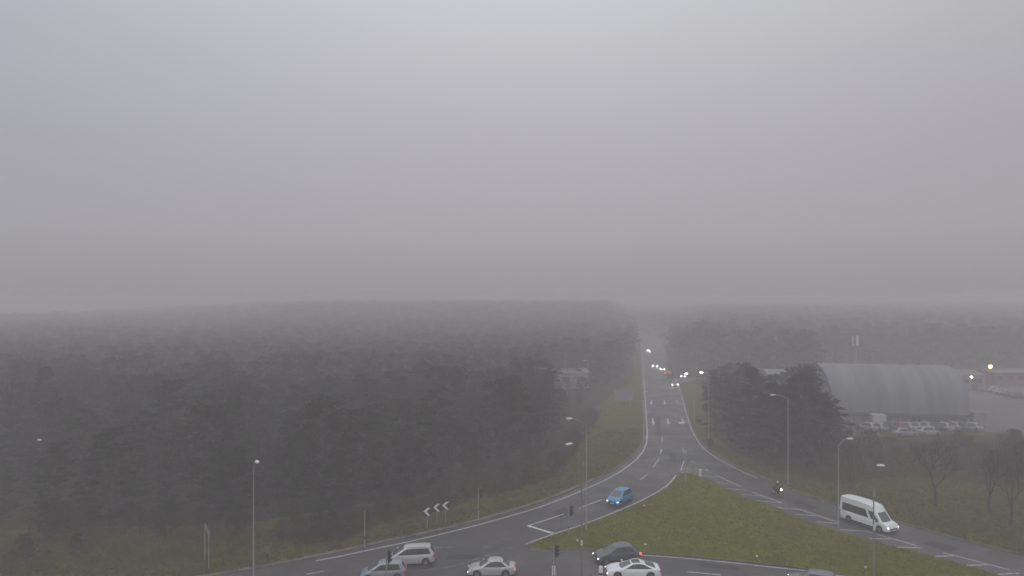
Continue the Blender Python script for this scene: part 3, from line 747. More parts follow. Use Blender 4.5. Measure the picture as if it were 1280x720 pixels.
# grey direction sign and white bollard at the island nose
p = P(872, 601); root = thing('direction_sign', 'low grey direction sign on two posts at the nose of the grass island', 'road sign', p, R(-6))
for x in (-0.55, 0.55):
    b = MB(); b.tube([(x, 0.05, 0.1), (x, 0.05, 2.5)], 0.04, 8); b.build('post', M_STEEL, root, 40)
b = MB(); b.box((0, 0, 2.1), (2.1, 0.04, 0.9)); b.build('panel', mat('sign_back_pale', (0.24, 0.245, 0.25), 0.6), root)
def bollard(px, py, h, label, w=0.36, bands=False):
    p = P(px, py); root = thing('bollard', label, 'bollard', p)
    b = MB(); b.lathe([(w * 0.6, 0.0), (w * 0.6, 0.12), (w * 0.42, 0.16)], 14); b.build('base', M_BLACK, root, 40)
    b = MB(); b.lathe([(w * 0.42, 0.16), (w * 0.45, h - 0.12), (w * 0.36, h - 0.02), (0.001, h)], 14); b.build('shell', M_WHITE, root, 40)
    if bands:
        b = MB(); b.lathe([(w * 0.46, h * 0.42), (w * 0.465, h * 0.42 + 0.2)], 14); b.build('band', M_BLACK, root, 40)
bollard(875.5, 597, 1.15, 'white bollard under the grey direction sign at the island nose', 0.5)
bollard(751, 726, 1.3, 'white banded bollard at the bottom edge in front of the white saloon', 0.42, True)
p = P(856, 578); root = thing('keep_left_sign', 'small white sign plate on a short post where the two roads split', 'road sign', p)
b = MB(); b.tube([(0, 0.03, 0), (0, 0.03, 1.9)], 0.03, 8); b.build('post', M_STEEL, root, 40)
b = MB(); b.lathe([(0.001, -0.012), (0.32, -0.012), (0.32, 0.012), (0.001, 0.012)], 20, 'y', (0, 0, 1.65)); b.build('disc', mat('pale_disc', (0.42, 0.43, 0.45), 0.5), root)

# scraps of litter on grass
for px, py, lb in ((805, 634, 'white litter scrap on the island grass below the blue car'), (806.5, 683, 'white litter scrap on the grass above the white saloon'), (946, 698, 'white litter scrap near the island kerb right of the white saloon'),
                   (1082, 712, 'white litter scrap on the grass at the bottom right by the lamp post'), (722, 678, 'white litter scrap at the left tip of the grass island')):
    p = P(px, py); b = MB(); b.ball((0, 0, 0.08), (0.13, 0.10, 0.09), 7, 4)
    me_ = [(v[0] + random.uniform(-.03, .03), v[1] + random.uniform(-.03, .03), v[2]) for v in b.v]; b.v = me_
    o = b.build('litter', M_WHITE, None, None, (p.x, p.y, 0.13)); tag(o, lb, 'litter', 'scraps of litter on the island')

# ================================================================== BARN, SHEDS, MAST
er = P(1212, 519, 2.3); el = P(1043, 514.5, 2.3)
u = (er - el); u.z = 0; Lb = u.length; ang = math.atan2(u.y, u.x)
barn = thing('barn', 'large grey arched-roof barn with ribbed fabric cover by the yard', 'building', (el.x, el.y, 0), ang)
Wd = 20.0; ze = 2.3; zr = 11.0; nb = 8
vs = []; fs = []; NX = nb * 8; NA = 24
for i in range(NX + 1):
    xx = Lb * i / NX; ph = (i % 8) / 8; sag = 0.12 * math.sin(PI * ph) ** 0.8
    for j in range(NA + 1):
        th = PI * j / NA
        yy = Wd / 2 - math.cos(th) * (Wd / 2 - sag); zz = ze + (zr - ze) * (max(0, math.sin(th)) ** 0.66) - sag * math.sin(th)
        lean = -1.6 * (zz - ze) / (zr - ze) * (1 - i / NX) * 0.6
        vs.append((xx + lean, yy, zz))
for i in range(NX):
    for j in range(NA): a_ = i * (NA + 1) + j; fs.append((a_, a_ + NA + 1, a_ + NA + 2, a_ + 1))
b = MB(); b.add(vs, fs)
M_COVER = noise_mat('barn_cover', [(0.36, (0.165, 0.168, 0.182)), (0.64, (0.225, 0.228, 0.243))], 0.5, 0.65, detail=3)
for nd in [q for q in M_COVER.node_tree.nodes if q.type == 'TEX_NOISE']:      # streaks painted down the panels stand in for rib shading
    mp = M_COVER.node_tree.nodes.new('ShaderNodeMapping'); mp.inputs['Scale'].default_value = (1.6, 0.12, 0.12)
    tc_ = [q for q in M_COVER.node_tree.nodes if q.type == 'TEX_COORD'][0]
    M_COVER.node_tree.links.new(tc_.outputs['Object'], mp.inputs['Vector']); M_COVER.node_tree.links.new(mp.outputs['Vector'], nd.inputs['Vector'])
M_TRIM = mat('barn_trim', (0.09, 0.09, 0.10), 0.7); M_CLAD = noise_mat('cladding', [(0.3, (0.16, 0.155, 0.15)), (0.7, (0.27, 0.26, 0.255))], 0.8, 0.8)
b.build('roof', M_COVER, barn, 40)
b = MB(); b.box((Lb / 2, 0.0, ze - 0.28), (Lb + 0.4, 0.18, 0.62)); b.build('fascia', M_TRIM, barn)
b = MB(); b.box((Lb / 2, 0.7, (ze - 0.4) / 2), (Lb - 0.6, 0.2, ze - 0.45)); b.build('wall', M_CLAD, barn); b = MB(); b.box((Lb / 2, Wd - 0.3, ze / 2), (Lb - 0.4, 0.2, ze)); b.build('wall', M_CLAD, barn)
for i in range(17):
    b = MB(); b.box((0.3 + (Lb - 0.6) * i / 16, 0.35, (ze - 0.3) / 2), (0.22, 0.22, ze - 0.36)); b.build('post', M_STEEL, barn)
for xx in (0.15, Lb - 0.12):       # gable infill
    b = MB(); pts = [(xx, Wd / 2 - math.cos(PI * j / NA) * (Wd / 2 - 0.3), (ze + (zr - ze) * (max(0, math.sin(PI * j / NA)) ** 0.66)) - 0.15) for j in range(NA + 1)]
    pts = [(xx, 0.3, 0)] + pts + [(xx, Wd - 0.3, 0)]
    b.add(pts, [tuple(range(len(pts)))]); b.build('gable_wall', M_CLAD, barn)
for fx, w_ in ((0.30, 1.2), (0.62, 2.0)):
    b = MB(); b.box((Lb * fx, 0.555, 0.95), (w_, 0.06, 1.7)); b.build('door', M_DARK, barn)

def shed(name, label, p, sx, sy, h, rz, wallm, roofm, ridge=0.8, wins=0, door=False):
    root = thing(name, label, 'building', (p.x, p.y, 0), rz)
    b = MB(); b.box((0, sy / 2, h / 2), (sx, sy, h)); b.build('wall', wallm, root)
    b = MB(); o = 0.3
    v = [(-sx / 2 - o, -o, h), (sx / 2 + o, -o, h), (sx / 2 + o, sy + o, h), (-sx / 2 - o, sy + o, h), (-sx / 2 - o, sy / 2, h + ridge), (sx / 2 + o, sy / 2, h + ridge)]
    b.add(v, [(0, 1, 5, 4), (2, 3, 4, 5), (0, 4, 3), (1, 2, 5), (3, 2, 1, 0)]); b.build('roof', roofm, root)
    for i in range(wins):
        x = -sx / 2 + sx * (i + 0.5) / wins
        b = MB(); b.box((x, -0.03, h * 0.6), (sx / wins * 0.5, 0.08, h * 0.3)); w = b.build('window', M_GLASS, root)
    if door:
        b = MB(); b.box((sx * 0.1, -0.04, h * 0.38), (min(3.5, sx * 0.2), 0.07, h * 0.75)); b.build('door', M_TRIM, root)
    return root
M_PALE = noise_mat('pale_render', [(0.3, (0.20, 0.20, 0.205)), (0.7, (0.29, 0.285, 0.285))], 0.3, 0.8)
M_ROOFG = mat('roof_grey', (0.17, 0.17, 0.18), 0.7); M_BRICKR = noise_mat('dull_brick', [(0.3, (0.15, 0.10, 0.085)), (0.7, (0.22, 0.16, 0.14))], 0.6, 0.9)
shed('workshop', 'low pale workshop behind the right end of the barn', P(1215, 487), 7, 12, 3.9, R(-4), M_PALE, M_ROOFG, 1.0, 2, True)
shed('long_building', 'long low building across the back of the yard', P(1290, 481.5), 22, 10, 3.6, R(2), M_BRICKR, M_ROOFG, 0.5, 7, True)
shed('outbuilding', 'pale outbuilding half hidden by trees left of the barn', P(974, 489), 5.5, 8, 4.6, R(-5), M_PALE, M_PALE, 0.9, 1)
shed('grey_building', 'misty grey building glimpsed over the trees left of the road', P(717, 486), 8.5, 9, 4.4, R(5), M_PALE, M_PALE, 0.8, 2)
palepaint = mat('faded_white', (0.45, 0.45, 0.45), 0.7)
# white storage box by the barn and tanks at the right corner
for px, py, s_, lb, mm in ((1097, 532, (2.4, 2.0, 2.1), 'white box body standing against the left part of the barn', palepaint), (1219, 533, (1.2, 1.4, 2.6), 'tall pale crate stack at the right corner of the barn', M_PALE), (1228, 532, (1.2, 1.2, 2.5), 'narrower pale crate stack beside the taller one at the barn corner', M_PALE)):
    p = P(px, py); root = thing('storage_box', lb, 'container', p, ang)
    b = MB(); b.box((0, 0, s_[2] / 2 + 0.12), s_); b.build('box', mm, root)
    b = MB(); b.box((0, 0, 0.06), (s_[0] * 0.9, s_[1] * 0.9, 0.12)); b.build('skid', M_TRIM, root)
    for k in (-0.5, 0.5):
        b = MB(); b.box((k * s_[0], -s_[1] / 2 - 0.02, s_[2] / 2 + 0.12), (0.08, 0.06, s_[2])); b.build('corner_post', M_STEEL, root)
# telecom mast
p = P(1070, 486); mast = thing('telecom_mast', 'thin telecom mast with pale antennas rising behind the barn', 'mast', p)
zt = CAM_H - (419 - HZ) * p.y / F
b = MB(); b.tube([(0, 0, 0), (0, 0, zt)], [0.32, 0.18], 10); b.build('pole', M_STEEL, mast, 40)
for k in range(3):
    an = 2 * PI * k / 3 + 0.5
    b = MB(); b.box((0.75 * math.cos(an), 0.75 * math.sin(an), zt - 1.4), (0.38, 0.20, 2.6), rz=an + PI / 2); b.tube([(0, 0, zt - 1.0), (0.7 * math.cos(an), 0.7 * math.sin(an), zt - 1.0)], 0.05, 6); b.build('antenna', M_WHITE, mast)
b = MB(); b.lathe([(0.001, 0), (0.9, 0), (0.9, 0.1), (0.001, 0.1)], 14, 'z', (0, 0, zt - 2.9)); b.build('headframe', M_STEEL, mast)

# yard lamps that are lit
def yard_light(px, ptop, pbase, label, col, es, r=0.22):
    p = P(px, pbase); h = CAM_H - (ptop - HZ) * p.y / F
    root = thing('floodlight', label, 'floodlight', p)
    b = MB(); b.tube([(0, 0, 0), (0, 0, h)], [0.12, 0.07], 8); b.build('pole', M_STEEL, root, 40)
    b = MB(); b.box((0, -0.05, h + 0.22), (0.7, 0.3, 0.3), rot=Euler((0.3, 0, 0))); b.build('housing', M_BLACK, root)
    b = MB(); b.ball((0, -0.30, h + 0.18), (r * 1.3, 0.1, r), 12, 8); b.build('lamp_lens', mat('flood_' + str(px), (0.9, 0.9, 0.9), 0.3, emit=col, es=es), root)
yard_light(1237, 459, 482, 'orange lit floodlight at the back of the yard', (1.0, 0.44, 0.15), 14, 0.5)
yard_light(1213.5, 472, 488, 'white lit floodlight by the pale workshop', (1.0, 0.90, 0.72), 26, 0.26)

# parked cars in front of the barn
palep = paint('dull_pale', (0.36, 0.37, 0.38), 0.1, 0.4)
cols = [('pale', palep), ('silver', silverd), ('dark grey', dgrey), ('dark red', redp), ('pale', palep), ('silver', silverd), ('blue-grey', silverd), ('black', blackp), ('pale', palep), ('silver', silverd), ('dark grey', dgrey), ('pale', palep)]
ordn = ['first', 'second', 'third', 'fourth', 'fifth', 'sixth', 'seventh', 'eighth', 'ninth', 'tenth', 'eleventh', 'twelfth']
pk = make_car('parked_car', 'pale car parked in the row below the barn, first from the left', 'car', P(1088, 536), (0.6, 0.8), paint_m=palep, head=M_HEADOFF, tail=M_TAILOFF, detail=False, L=4.1, group='cars parked below the barn')
fw = Vector((math.cos(ang + R(128)), math.sin(ang + R(128)), 0))
pk.location = P(1084, 537.5); pk.rotation_euler = (0, 0, ang + R(128))
for i in range(1, 12):
    px = 1084 + i * 11.8 + random.uniform(-1.2, 1.2); py = 537.5 + random.uniform(-1.0, 1.0)
    place(pk, P(px, py), (math.cos(ang + R(128 + random.uniform(-6, 6))), math.sin(ang + R(128))), '%s car parked in the row below the barn, %s from the left' % (cols[i][0], ordn[i]), cols[i][1], name='parked_car')
place(pk, P(1160, 543.5), (1, 0.05), 'pale car parked crosswise in front of the row below the barn', palep, name='parked_car')
place(pk, P(1131, 545), (1, -0.05), 'silver car parked crosswise left of the pale one below the barn', silverd, name='parked_car')
for i, (px, py, nm, cm) in enumerate(((1252, 493, 'silver', silverd), (1262, 495.5, 'dark', dgrey), (1245, 490.5, 'pale', palep), (1274, 498, 'black', blackp))):
    place(pk, P(px, py), (1, -0.4), nm + ' car standing out in the open yard', cm, group='cars standing in the open yard', name='parked_car')

# ================================================================== TREES
def leaf_cloud(centres, radii, per, size, flat=0.6, sliver=1.0, rg=rng):
    """quads of about `size` spread through clumps; returns V, F"""
    C = np.repeat(np.asarray(centres), per, axis=0); Rr = np.repeat(np.asarray(radii), per)
    n = len(C)
    d = rg.normal(size=(n, 3)); d /= np.linalg.norm(d, axis=1)[:, None]
    rr = Rr * rg.random(n) ** 0.45
    pos = C + d * rr[:, None] * np.array([1, 1, flat])
    a = rg.normal(size=(n, 3)); a[:, 2] *= 0.5; a /= np.linalg.norm(a, axis=1)[:, None]
    b = np.cross(a, rg.normal(size=(n, 3))); b /= np.linalg.norm(b, axis=1)[:, None]
    s = size * (0.6 + 0.8 * rg.random(n))
    a = a * s[:, None]; b = b * (s * sliver)[:, None] * 0.55
    V = np.stack([pos - a, pos - b * 0.9, pos + a, pos + b], axis=1).reshape(-1, 3)
    Fq = np.arange(4 * n).reshape(-1, 4)
    return V, Fq

def crown_centres(kind, h, Rc, n, seed):
    r = np.random.default_rng(seed); out = []; rad = []
    hb = {'pine': 0.10, 'fir': 0.05, 'broad': 0.06, 'bare': 0.28}[kind] * h
    for i in range(n):
        t = r.random() ** 0.8; z = hb + (h - hb) * t
        if kind == 'fir': w = Rc * (1 - t) ** 0.85 + 0.25
        elif kind == 'pine': w = Rc * (0.45 + 0.75 * math.sin(PI * min(1, t * 0.95 + 0.12)) ** 0.8) * (1 - 0.35 * t)
        else: w = Rc * (math.sin(PI * (0.13 + 0.80 * t)) ** 0.6)
        a = r.random() * 2 * PI; q = w * math.sqrt(r.uniform(0.15, 1.0)) * (1 + 0.22 * math.sin(3 * a + seed) + 0.12 * math.sin(5 * a + 2 * seed))
        out.append((q * math.cos(a), q * math.sin(a), z)); rad.append(r.uniform(0.55, 1.15) * Rc * (0.26 if kind != 'fir' else 0.20))
    return out, rad, hb

def make_tree_meshes(kind, h, Rc, n, per, size, seed, flatness, sliver, leafm):
    cs, rad, hb = crown_centres(kind, h, Rc, n, seed)
    V, Fq = leaf_cloud(cs, rad, per, size, flatness, sliver, np.random.default_rng(seed + 50))
    me = np_mesh(kind + '_crown', V, Fq); me.materials.append(leafm)
    t = MB(); rr = random.Random(seed)
    t.tube([(0, 0, -0.2), (0.05, 0, h * 0.1), (rr.uniform(-.2, .2), rr.uniform(-.2, .2), h * 0.45), (rr.uniform(-.3, .3), rr.uniform(-.3, .3), h * 0.9)], [0.028 * h, 0.02 * h, 0.014 * h, 0.004 * h], 8)
    for c in cs[::max(1, n // 26)]:
        z0 = max(hb * 0.8, c[2] - 0.35 * math.hypot(c[0], c[1]) - 0.3)
        m_ = (c[0] * 0.5, c[1] * 0.5, (z0 + c[2]) / 2 + 0.1)
        t.tube([(0, 0, z0), m_, c], [0.008 * h, 0.005 * h, 0.0015 * h], 5, False)
    tm = bpy.data.meshes.new(kind + '_trunk'); tm.from_pydata(t.v, [], t.f); tm.materials.append(M_BARK)
    return me, tm

def bare_tree_mesh(h, seed, spread=0.9, depth=6, leafm=M_TWIG):
    """trunk+limbs mesh, twig mesh"""
    rr = random.Random(seed); t = MB(); tw = MB()
    def grow(p, d, L, r, lev):
        q = p + d * L * 0.5 + Vector((rr.uniform(-1, 1), rr.uniform(-1, 1), rr.uniform(-.3, .6))) * L * 0.07
        e = p + d * L
        (t if lev < 3 else tw).tube([p, q, e], [r, r * 0.85, r * 0.7], 6 if lev < 3 else 3, False)
        if lev >= depth: return
        k = 3 if lev in (0, 2, 3, 4) else 2
        for i in range(k):
            a = 2 * PI * (i + rr.random() * 0.7) / k; tilt = rr.uniform(0.35, 0.85) * spread
            if i == 0 and lev < 3: tilt *= 0.4
            ref = Vector((1, 0, 0)) if abs(d.z) > 0.9 else Vector((0, 0, 1))
            u_ = d.cross(ref).normalized(); w_ = d.cross(u_)
            nd = (d * math.cos(tilt) + (u_ * math.cos(a) + w_ * math.sin(a)) * math.sin(tilt)); nd.z += 0.10; nd.normalize()
            grow(e, nd, L * rr.uniform(0.62, 0.85), r * 0.62, lev + 1)
    grow(Vector((0, 0, -0.1)), Vector((0, 0, 1)), h * 0.27, h * 0.019, 0)
    tm = bpy.data.meshes.new('bare_trunk'); tm.from_pydata(t.v, [], t.f); tm.materials.append(M_BARK)
    wm = bpy.data.meshes.new('bare_twigs'); wm.from_pydata(tw.v, [], tw.f); wm.materials.append(leafm)
    return wm, tm

KINDS = []
KINDS.append(('pine_tree', 'dark pine', make_tree_meshes('pine', 14, 4.4, 80, 110, 0.25, 11, 0.34, 0.45, M_PINE), 14))
KINDS.append(('pine_tree', 'dark pine', make_tree_meshes('pine', 14, 3.9, 70, 110, 0.25, 23, 0.34, 0.45, M_PINE), 14))
KINDS.append(('fir_tree', 'dark conifer', make_tree_meshes('fir', 14, 3.9, 120, 80, 0.22, 31, 0.30, 0.5, M_PINE), 14))
KINDS.append(('evergreen_tree', 'rounded evergreen', make_tree_meshes('broad', 12, 4.4, 85, 95, 0.20, 41, 0.7, 0.8, M_EVER), 12))
KINDS.append(('evergreen_tree', 'rounded evergreen', make_tree_meshes('broad', 12, 3.8, 80, 95, 0.20, 47, 0.7, 0.8, M_EVER), 12))
KINDS.append(('bare_tree', 'bare brown tree', bare_tree_mesh(11, 5, 0.8, 7), 11))
KINDS.append(('bare_tree', 'bare brown tree', bare_tree_mesh(11, 9, 0.9, 7), 11))

def put_tree(k, x, y, h, label, cat='tree', group=None, name=None):
    nm, _, (cm, tm), h0 = KINDS[k]
    root = thing(name or nm, label, cat, (x, y, 0), random.uniform(0, 2 * PI), group)
    s = h / h0; sw = s * random.uniform(0.88, 1.15); root.scale = (sw, sw, s)
    a_ = bpy.data.objects.new('trunk', tm); COL.objects.link(a_); a_.parent = root
    a_ = bpy.data.objects.new('crown', cm); COL.objects.link(a_); a_.parent = root
    return root

LW = [(-600, 672), (-200, 668), (0, 661), (120, 658), (230, 655), (330, 659), (400, 652), (470, 640), (540, 624), (600, 608), (645, 596), (668, 582), (680, 560), (694, 530), (716, 511), (733, 498), (758, 481), (778, 464), (789, 445), (793, 420), (795.5, 392), (-600, 392)]
RW = [(866, 480), (888, 505), (893, 545), (925, 566), (965, 580), (1010, 586), (1060, 578), (1075, 560), (1062, 545), (1040, 535), (1022, 505), (1015, 478), (900, 476)]
HEDGE = [(1060, 598), (1110, 592), (1160, 590), (1230, 596), (1290, 606), (1400, 630), (1400, 556), (1290, 553), (1200, 556), (1130, 557), (1070, 556)]
RFAR = [(852, 461), (856, 460), (860, 459), (962, 476), (1010, 476), (1020, 459), (1500, 459), (1600, 392), (829, 392), (834, 415), (843, 440)]
TOPL = [(-600, 398), (200, 392), (500, 384), (600, 379), (700, 378), (760, 384), (795, 392)]
placed = []
def spaced(x, y, dmin):
    for a_, b_ in placed:
        if (a_ - x) ** 2 + (b_ - y) ** 2 < dmin * dmin: return False
    placed.append((x, y)); return True

near_n = 0; far = []
cands = []
for _ in range(42000):
    y = 74 + (430 - 74) * random.random() ** 1.1; x = random.uniform(-0.86 * y, 0.19 * y)
    px, py = PX(x, y)
    if inside(LW, px, py): cands.append((y, x, px, py))
cands.sort()
n_cnt = 0
for y, x, px, py in cands:
    dmin = 4.6 if y < 110 else 4.4 if y < 200 else 4.7
    if y > lerp_tab(MAXD, px) + random.uniform(-15, 15): continue
    if not spaced(x, y, dmin): continue
    h = random.choice([random.uniform(5, 8.5), random.uniform(8, 12), random.uniform(10, 14.5)]) if y < 105 else random.uniform(9, 13.5) if y < 150 else random.uniform(10.3, 13)
    if y < 82: h *= 0.8
    hmax = CAM_H - rise(x, y) - (lerp_tab(TOPL, px) - HZ + random.uniform(0, 9)) * y / F
    if 690 < px < 742 and y < 188: hmax = min(hmax, CAM_H - (487 - HZ) * y / F)
    if 735 < px: hmax = min(hmax, 9 + random.uniform(0, 4))
    h = min(h, hmax)
    if h < 3.0: h = 3.0 + random.random()
    edge = px > 560 or y < 84
    if n_cnt < 205:
        k = random.choice([0, 1, 2, 3, 4, 0, 1, 3] if px < 560 else [0, 3, 4, 5, 6, 5, 2])
        if random.random() < 0.14: k = random.choice([5, 6])
        reg = 'at the far left' if px < 220 else 'behind the tall lone lamp' if px < 430 else 'behind the chevron boards' if px < 620 else 'near the road bend'
        rank = 'front rank' if y < 90 else 'middle ranks' if y < 108 else 'deeper ranks'
        put_tree(k, x, y, h, '%s in the %s of the wood %s' % (KINDS[k][1], rank, reg), 'tree', 'trees of the wood left of the road'); n_cnt += 1
    else: far.append((x, y, h, random.random() < 0.45))
print('left near', n_cnt, 'far', len(far))

cands = []
for _ in range(9000):
    y = 78 + 140 * random.random(); x = random.uniform(0.2 * y, 0.9 * y); px, py = PX(x, y)
    if inside(RW, px, py): cands.append((y, x, px, py, 0))
    elif inside(HEDGE, px, py): cands.append((y, x, px, py, 1))
cands.sort(); rc = 0
TOPR = [(860, 476), (880, 464), (905, 456), (930, 458), (950, 466), (962, 474), (985, 468), (1003, 456), (1012, 464), (1022, 484), (1045, 502), (1062, 512), (1075, 534), (1095, 542), (1240, 540), (1262, 528), (1400, 524)]
for y, x, px, py, hd in cands:
    if not spaced(x, y, 4.2 if not hd else 2.7): continue
    hmax = CAM_H - (lerp_tab(TOPR, px) - HZ + random.uniform(-4, 26)) * y / F
    h = min(random.uniform(8, 17) if not hd else random.uniform(3.0, 6.5), hmax)
    if h < 1.8: continue
    k = random.choice([0, 1, 2, 3, 4] if not hd else [3, 4, 6, 5, 6, 5, 5])
    if rc < 90:
        lab = ('%s in the dark clump between the slip road and the barn' if not hd else '%s in the low belt of trees below the barn') % KINDS[k][1]
        put_tree(k, x, y, h, lab, 'tree', 'trees between the slip road and the barn'); rc += 1
    else: far.append((x, y, h, hd == 1))
print('right near', rc)
# lone bare trees on the right-hand grass
lone = thing
for px, py, ptop, k, lab in ((1169, 633, 548, 5, 'lone bare tree with spreading limbs on the grass right of the minibus'), (1264, 657, 568, 6, 'bare leaning tree on the grass at the right edge of the picture'),
                             (1237, 640, 560, 5, 'bare tree standing just left of the one at the right edge'), (1063, 601, 545, 6, 'small bare tree behind the minibus near the lamp post'), (1290, 628, 548, 5, 'bare tree cut by the right edge in the mist')):
    p = P(px, py); h = CAM_H - (ptop - HZ) * p.y / F
    put_tree(k, p.x, p.y, h, lab, 'tree', None)
# far right trees behind barn and yard
for _ in range(11000):
    y = 190 + 240 * random.random() ** 1.1; x = random.uniform(0.2 * y, 0.95 * y); px, py = PX(x, y)
    if not inside(RFAR, px, py): continue
    if not spaced(x, y, 4.6): continue
    h = min(random.uniform(10, 15), CAM_H - rise(x, y) - (386 + random.uniform(0, 12) - HZ) * y / F)
    if px < 870: h = min(h, 12)
    far.append((x, y, h, random.random() < 0.4))
farther = []
cell = 8.5
for iy in range(int(430 / cell), int(1150 / cell)):
    for ix in range(int(-0.95 * iy - 2), int(0.95 * iy + 2)):
        x = (ix + random.uniform(-.45, .45)) * cell; y = (iy + random.uniform(-.45, .45)) * cell; px, py = PX(x, y)
        if y < 465 and 793 < px < 823: continue
        if y > lerp_tab(MAXD, px) + random.uniform(-30, 30): continue
        farther.append((x, y, random.uniform(11, 13.5), random.random() < 0.55))
# the far-off wood, one mass
lowV = []; lowF = []; r2 = np.random.default_rng(99)
protos = []
for sd, kd in ((1, 'pine'), (2, 'broad'), (3, 'broad'), (4, 'fir')):
    cs, rad, hb = crown_centres(kd, 14, 3.9, 36, sd); V, Fq = leaf_cloud(cs, [q * 1.25 for q in rad], 24, 0.45, 0.5, 0.8, np.random.default_rng(sd))
    t = MB(); t.tube([(0, 0, 0), (0, 0, 13)], [0.26, 0.06], 4, False)
    V = np.vstack([V, np.array(t.v)]); Fq = np.vstack([Fq, np.array(t.f) + len(V) - len(t.v)])
    protos.append((V, Fq))
lowp = []
for sd in (5, 6, 7):
    cs, rad, hb = crown_centres('broad', 14, 3.9, 18, sd); lowp.append(leaf_cloud(cs, [q * 1.3 for q in rad], 5, 1.5, 0.5, 0.9, np.random.default_rng(sd)))
M_FARPINE = foliage('far_evergreen', (0.026, 0.031, 0.020), (0.036, 0.042, 0.027), 0.3, (1, 1)); M_FARTWIG = foliage('far_brown', (0.036, 0.032, 0.025), (0.046, 0.040, 0.032), 0.3, (1, 1))
for m_ in (M_FARPINE, M_FARTWIG):
    [q for q in m_.node_tree.nodes if q.type == 'MIX_SHADER'][0].inputs['Fac'].default_value = 0.55
for br, nm, mm, lb in ((False, 'distant_wood', M_FARPINE, 'dark evergreen trees of the far wood fading into the fog'), (True, 'distant_bare_wood', M_FARTWIG, 'brown bare trees mixed through the far wood in the fog')):
    Vs = []; Fs = []; off = 0
    for x, y, h, brown in far:
        if brown != br: continue
        V, Fq = protos[r2.integers(4)]
        a_ = r2.random() * 2 * PI; s = h / 14.0; sw = s * r2.uniform(0.9, 1.3)
        W_ = np.empty_like(V); W_[:, 0] = (V[:, 0] * math.cos(a_) - V[:, 1] * math.sin(a_)) * sw + x; W_[:, 1] = (V[:, 0] * math.sin(a_) + V[:, 1] * math.cos(a_)) * sw + y; W_[:, 2] = V[:, 2] * s + rise(x, y)
        Vs.append(W_); Fs.append(Fq + off); off += len(V)
    for x, y, h, brown in farther:
        if brown != br: continue
        V, Fq = lowp[r2.integers(3)]
        a_ = r2.random() * 2 * PI; s = h / 14.0; sw = s * r2.uniform(1.1, 1.7)
        W_ = np.empty_like(V); W_[:, 0] = (V[:, 0] * math.cos(a_) - V[:, 1] * math.sin(a_)) * sw + x; W_[:, 1] = (V[:, 0] * math.sin(a_) + V[:, 1] * math.cos(a_)) * sw + y; W_[:, 2] = V[:, 2] * s + rise(x, y)
        Vs.append(W_); Fs.append(Fq + off); off += len(V)
    o = link(nm, np_mesh(nm, np.vstack(Vs), np.vstack(Fs)), mm); tag(o, lb, 'wood', kind='stuff')
print('far trees', len(far))

# undergrowth along the wood edges
def scatter(polys, n, ymax=170):
    out = []
    while len(out) < n:
        y = random.uniform(56, ymax); x = random.uniform(-0.8 * y, 0.8 * y); px, py = PX(x, y)
        if any(inside(q, px, py) for q in polys): out.append((x, y))
    return out
BR = [(340, 664), (400, 654), (470, 642), (540, 626), (600, 610), (650, 600), (690, 586), (702, 562), (716, 530), (738, 512), (750, 520), (735, 545), (715, 575), (690, 600), (640, 618), (560, 636), (500, 652), (470, 660), (430, 676), (380, 684), (350, 680)]
cs = scatter([BR], 1000); zs = [random.uniform(0.1, 1.1) for _ in cs]
V, Fq = leaf_cloud([(x, y, z) for (x, y), z in zip(cs, zs)], [random.uniform(0.4, 0.95) for _ in cs], 42, 0.16, 0.8, 0.35)
tag(link('undergrowth', np_mesh('undergrowth', V, Fq), M_BRACKEN), 'brown bracken and bramble along the front of the left wood', 'undergrowth', kind='stuff')
GR = [(-60, 672), (0, 664), (120, 660), (230, 658), (330, 662), (360, 668), (350, 690), (250, 700), (120, 716), (-60, 740)]
cs = scatter([GR, GR, RW, HEDGE], 900); 
V, Fq = leaf_cloud([(x, y, random.uniform(0.1, 0.8)) for (x, y) in cs], [random.uniform(0.4, 1.0) for _ in cs], 44, 0.14, 0.8, 0.6)
tag(link('ground_cover', np_mesh('ground_cover', V, Fq), M_SHRUB), 'low green scrub and ground cover at the wood edges', 'ground cover', kind='stuff')
# grass tufts on verges and island
VERGE = [(-40, 760), (-40, 670), (120, 664), (230, 662), (330, 664), (400, 660), (470, 662), (560, 640), (640, 618), (690, 600), (725, 565), (745, 540), (752, 510), (800, 505), (801, 553), (790, 568), (760, 590), (725, 607), (670, 628), (620, 643), (560, 659), (455, 682), (360, 702), (272, 718), (150, 741)]
VERGR = [(880, 548), (905, 560), (950, 576), (1010, 588), (1100, 582), (1280, 600), (1330, 620), (1330, 702), (1280, 692), (1216, 677), (1120, 650), (1045, 629), (970, 602), (920, 580.5), (890, 562)]
M_BLADEV = foliage('verge_blades', (0.075, 0.082, 0.014), (0.135, 0.130, 0.028), 0.8, (1, 1))
for polys, cnt, mm, lb in (([isl], 11000, M_BLADE, 'rough short green grass on the triangular island'), ([VERGE, VERGR], 17000, M_BLADEV, 'duller rough grass on the verges outside the roads')):
    cs = scatter(polys, cnt, 130)
    C = np.array([(x, y, 0.14 if mm is M_BLADE else 0.01) for x, y in cs])
    k = 5; Cr = np.repeat(C, k, axis=0); n = len(Cr)
    Cr[:, :2] += rng.normal(0, 0.14, (n, 2)); hgt = rng.uniform(0.05, 0.15, n) * (1.0 if mm is M_BLADE else 1.8); aa = rng.random(n) * 2 * PI; wd = rng.uniform(0.02, 0.05, n)
    ux = np.stack([np.cos(aa) * wd, np.sin(aa) * wd, np.zeros(n)], 1); lean = np.stack([rng.normal(0, 0.08, n), rng.normal(0, 0.08, n), hgt], 1)
    V = np.stack([Cr - ux, Cr + ux, Cr + lean], 1).reshape(-1, 3)
    tag(link('grass', np_mesh('grass', V, np.arange(3 * n).reshape(-1, 3)), mm), lb, 'grass', kind='stuff')
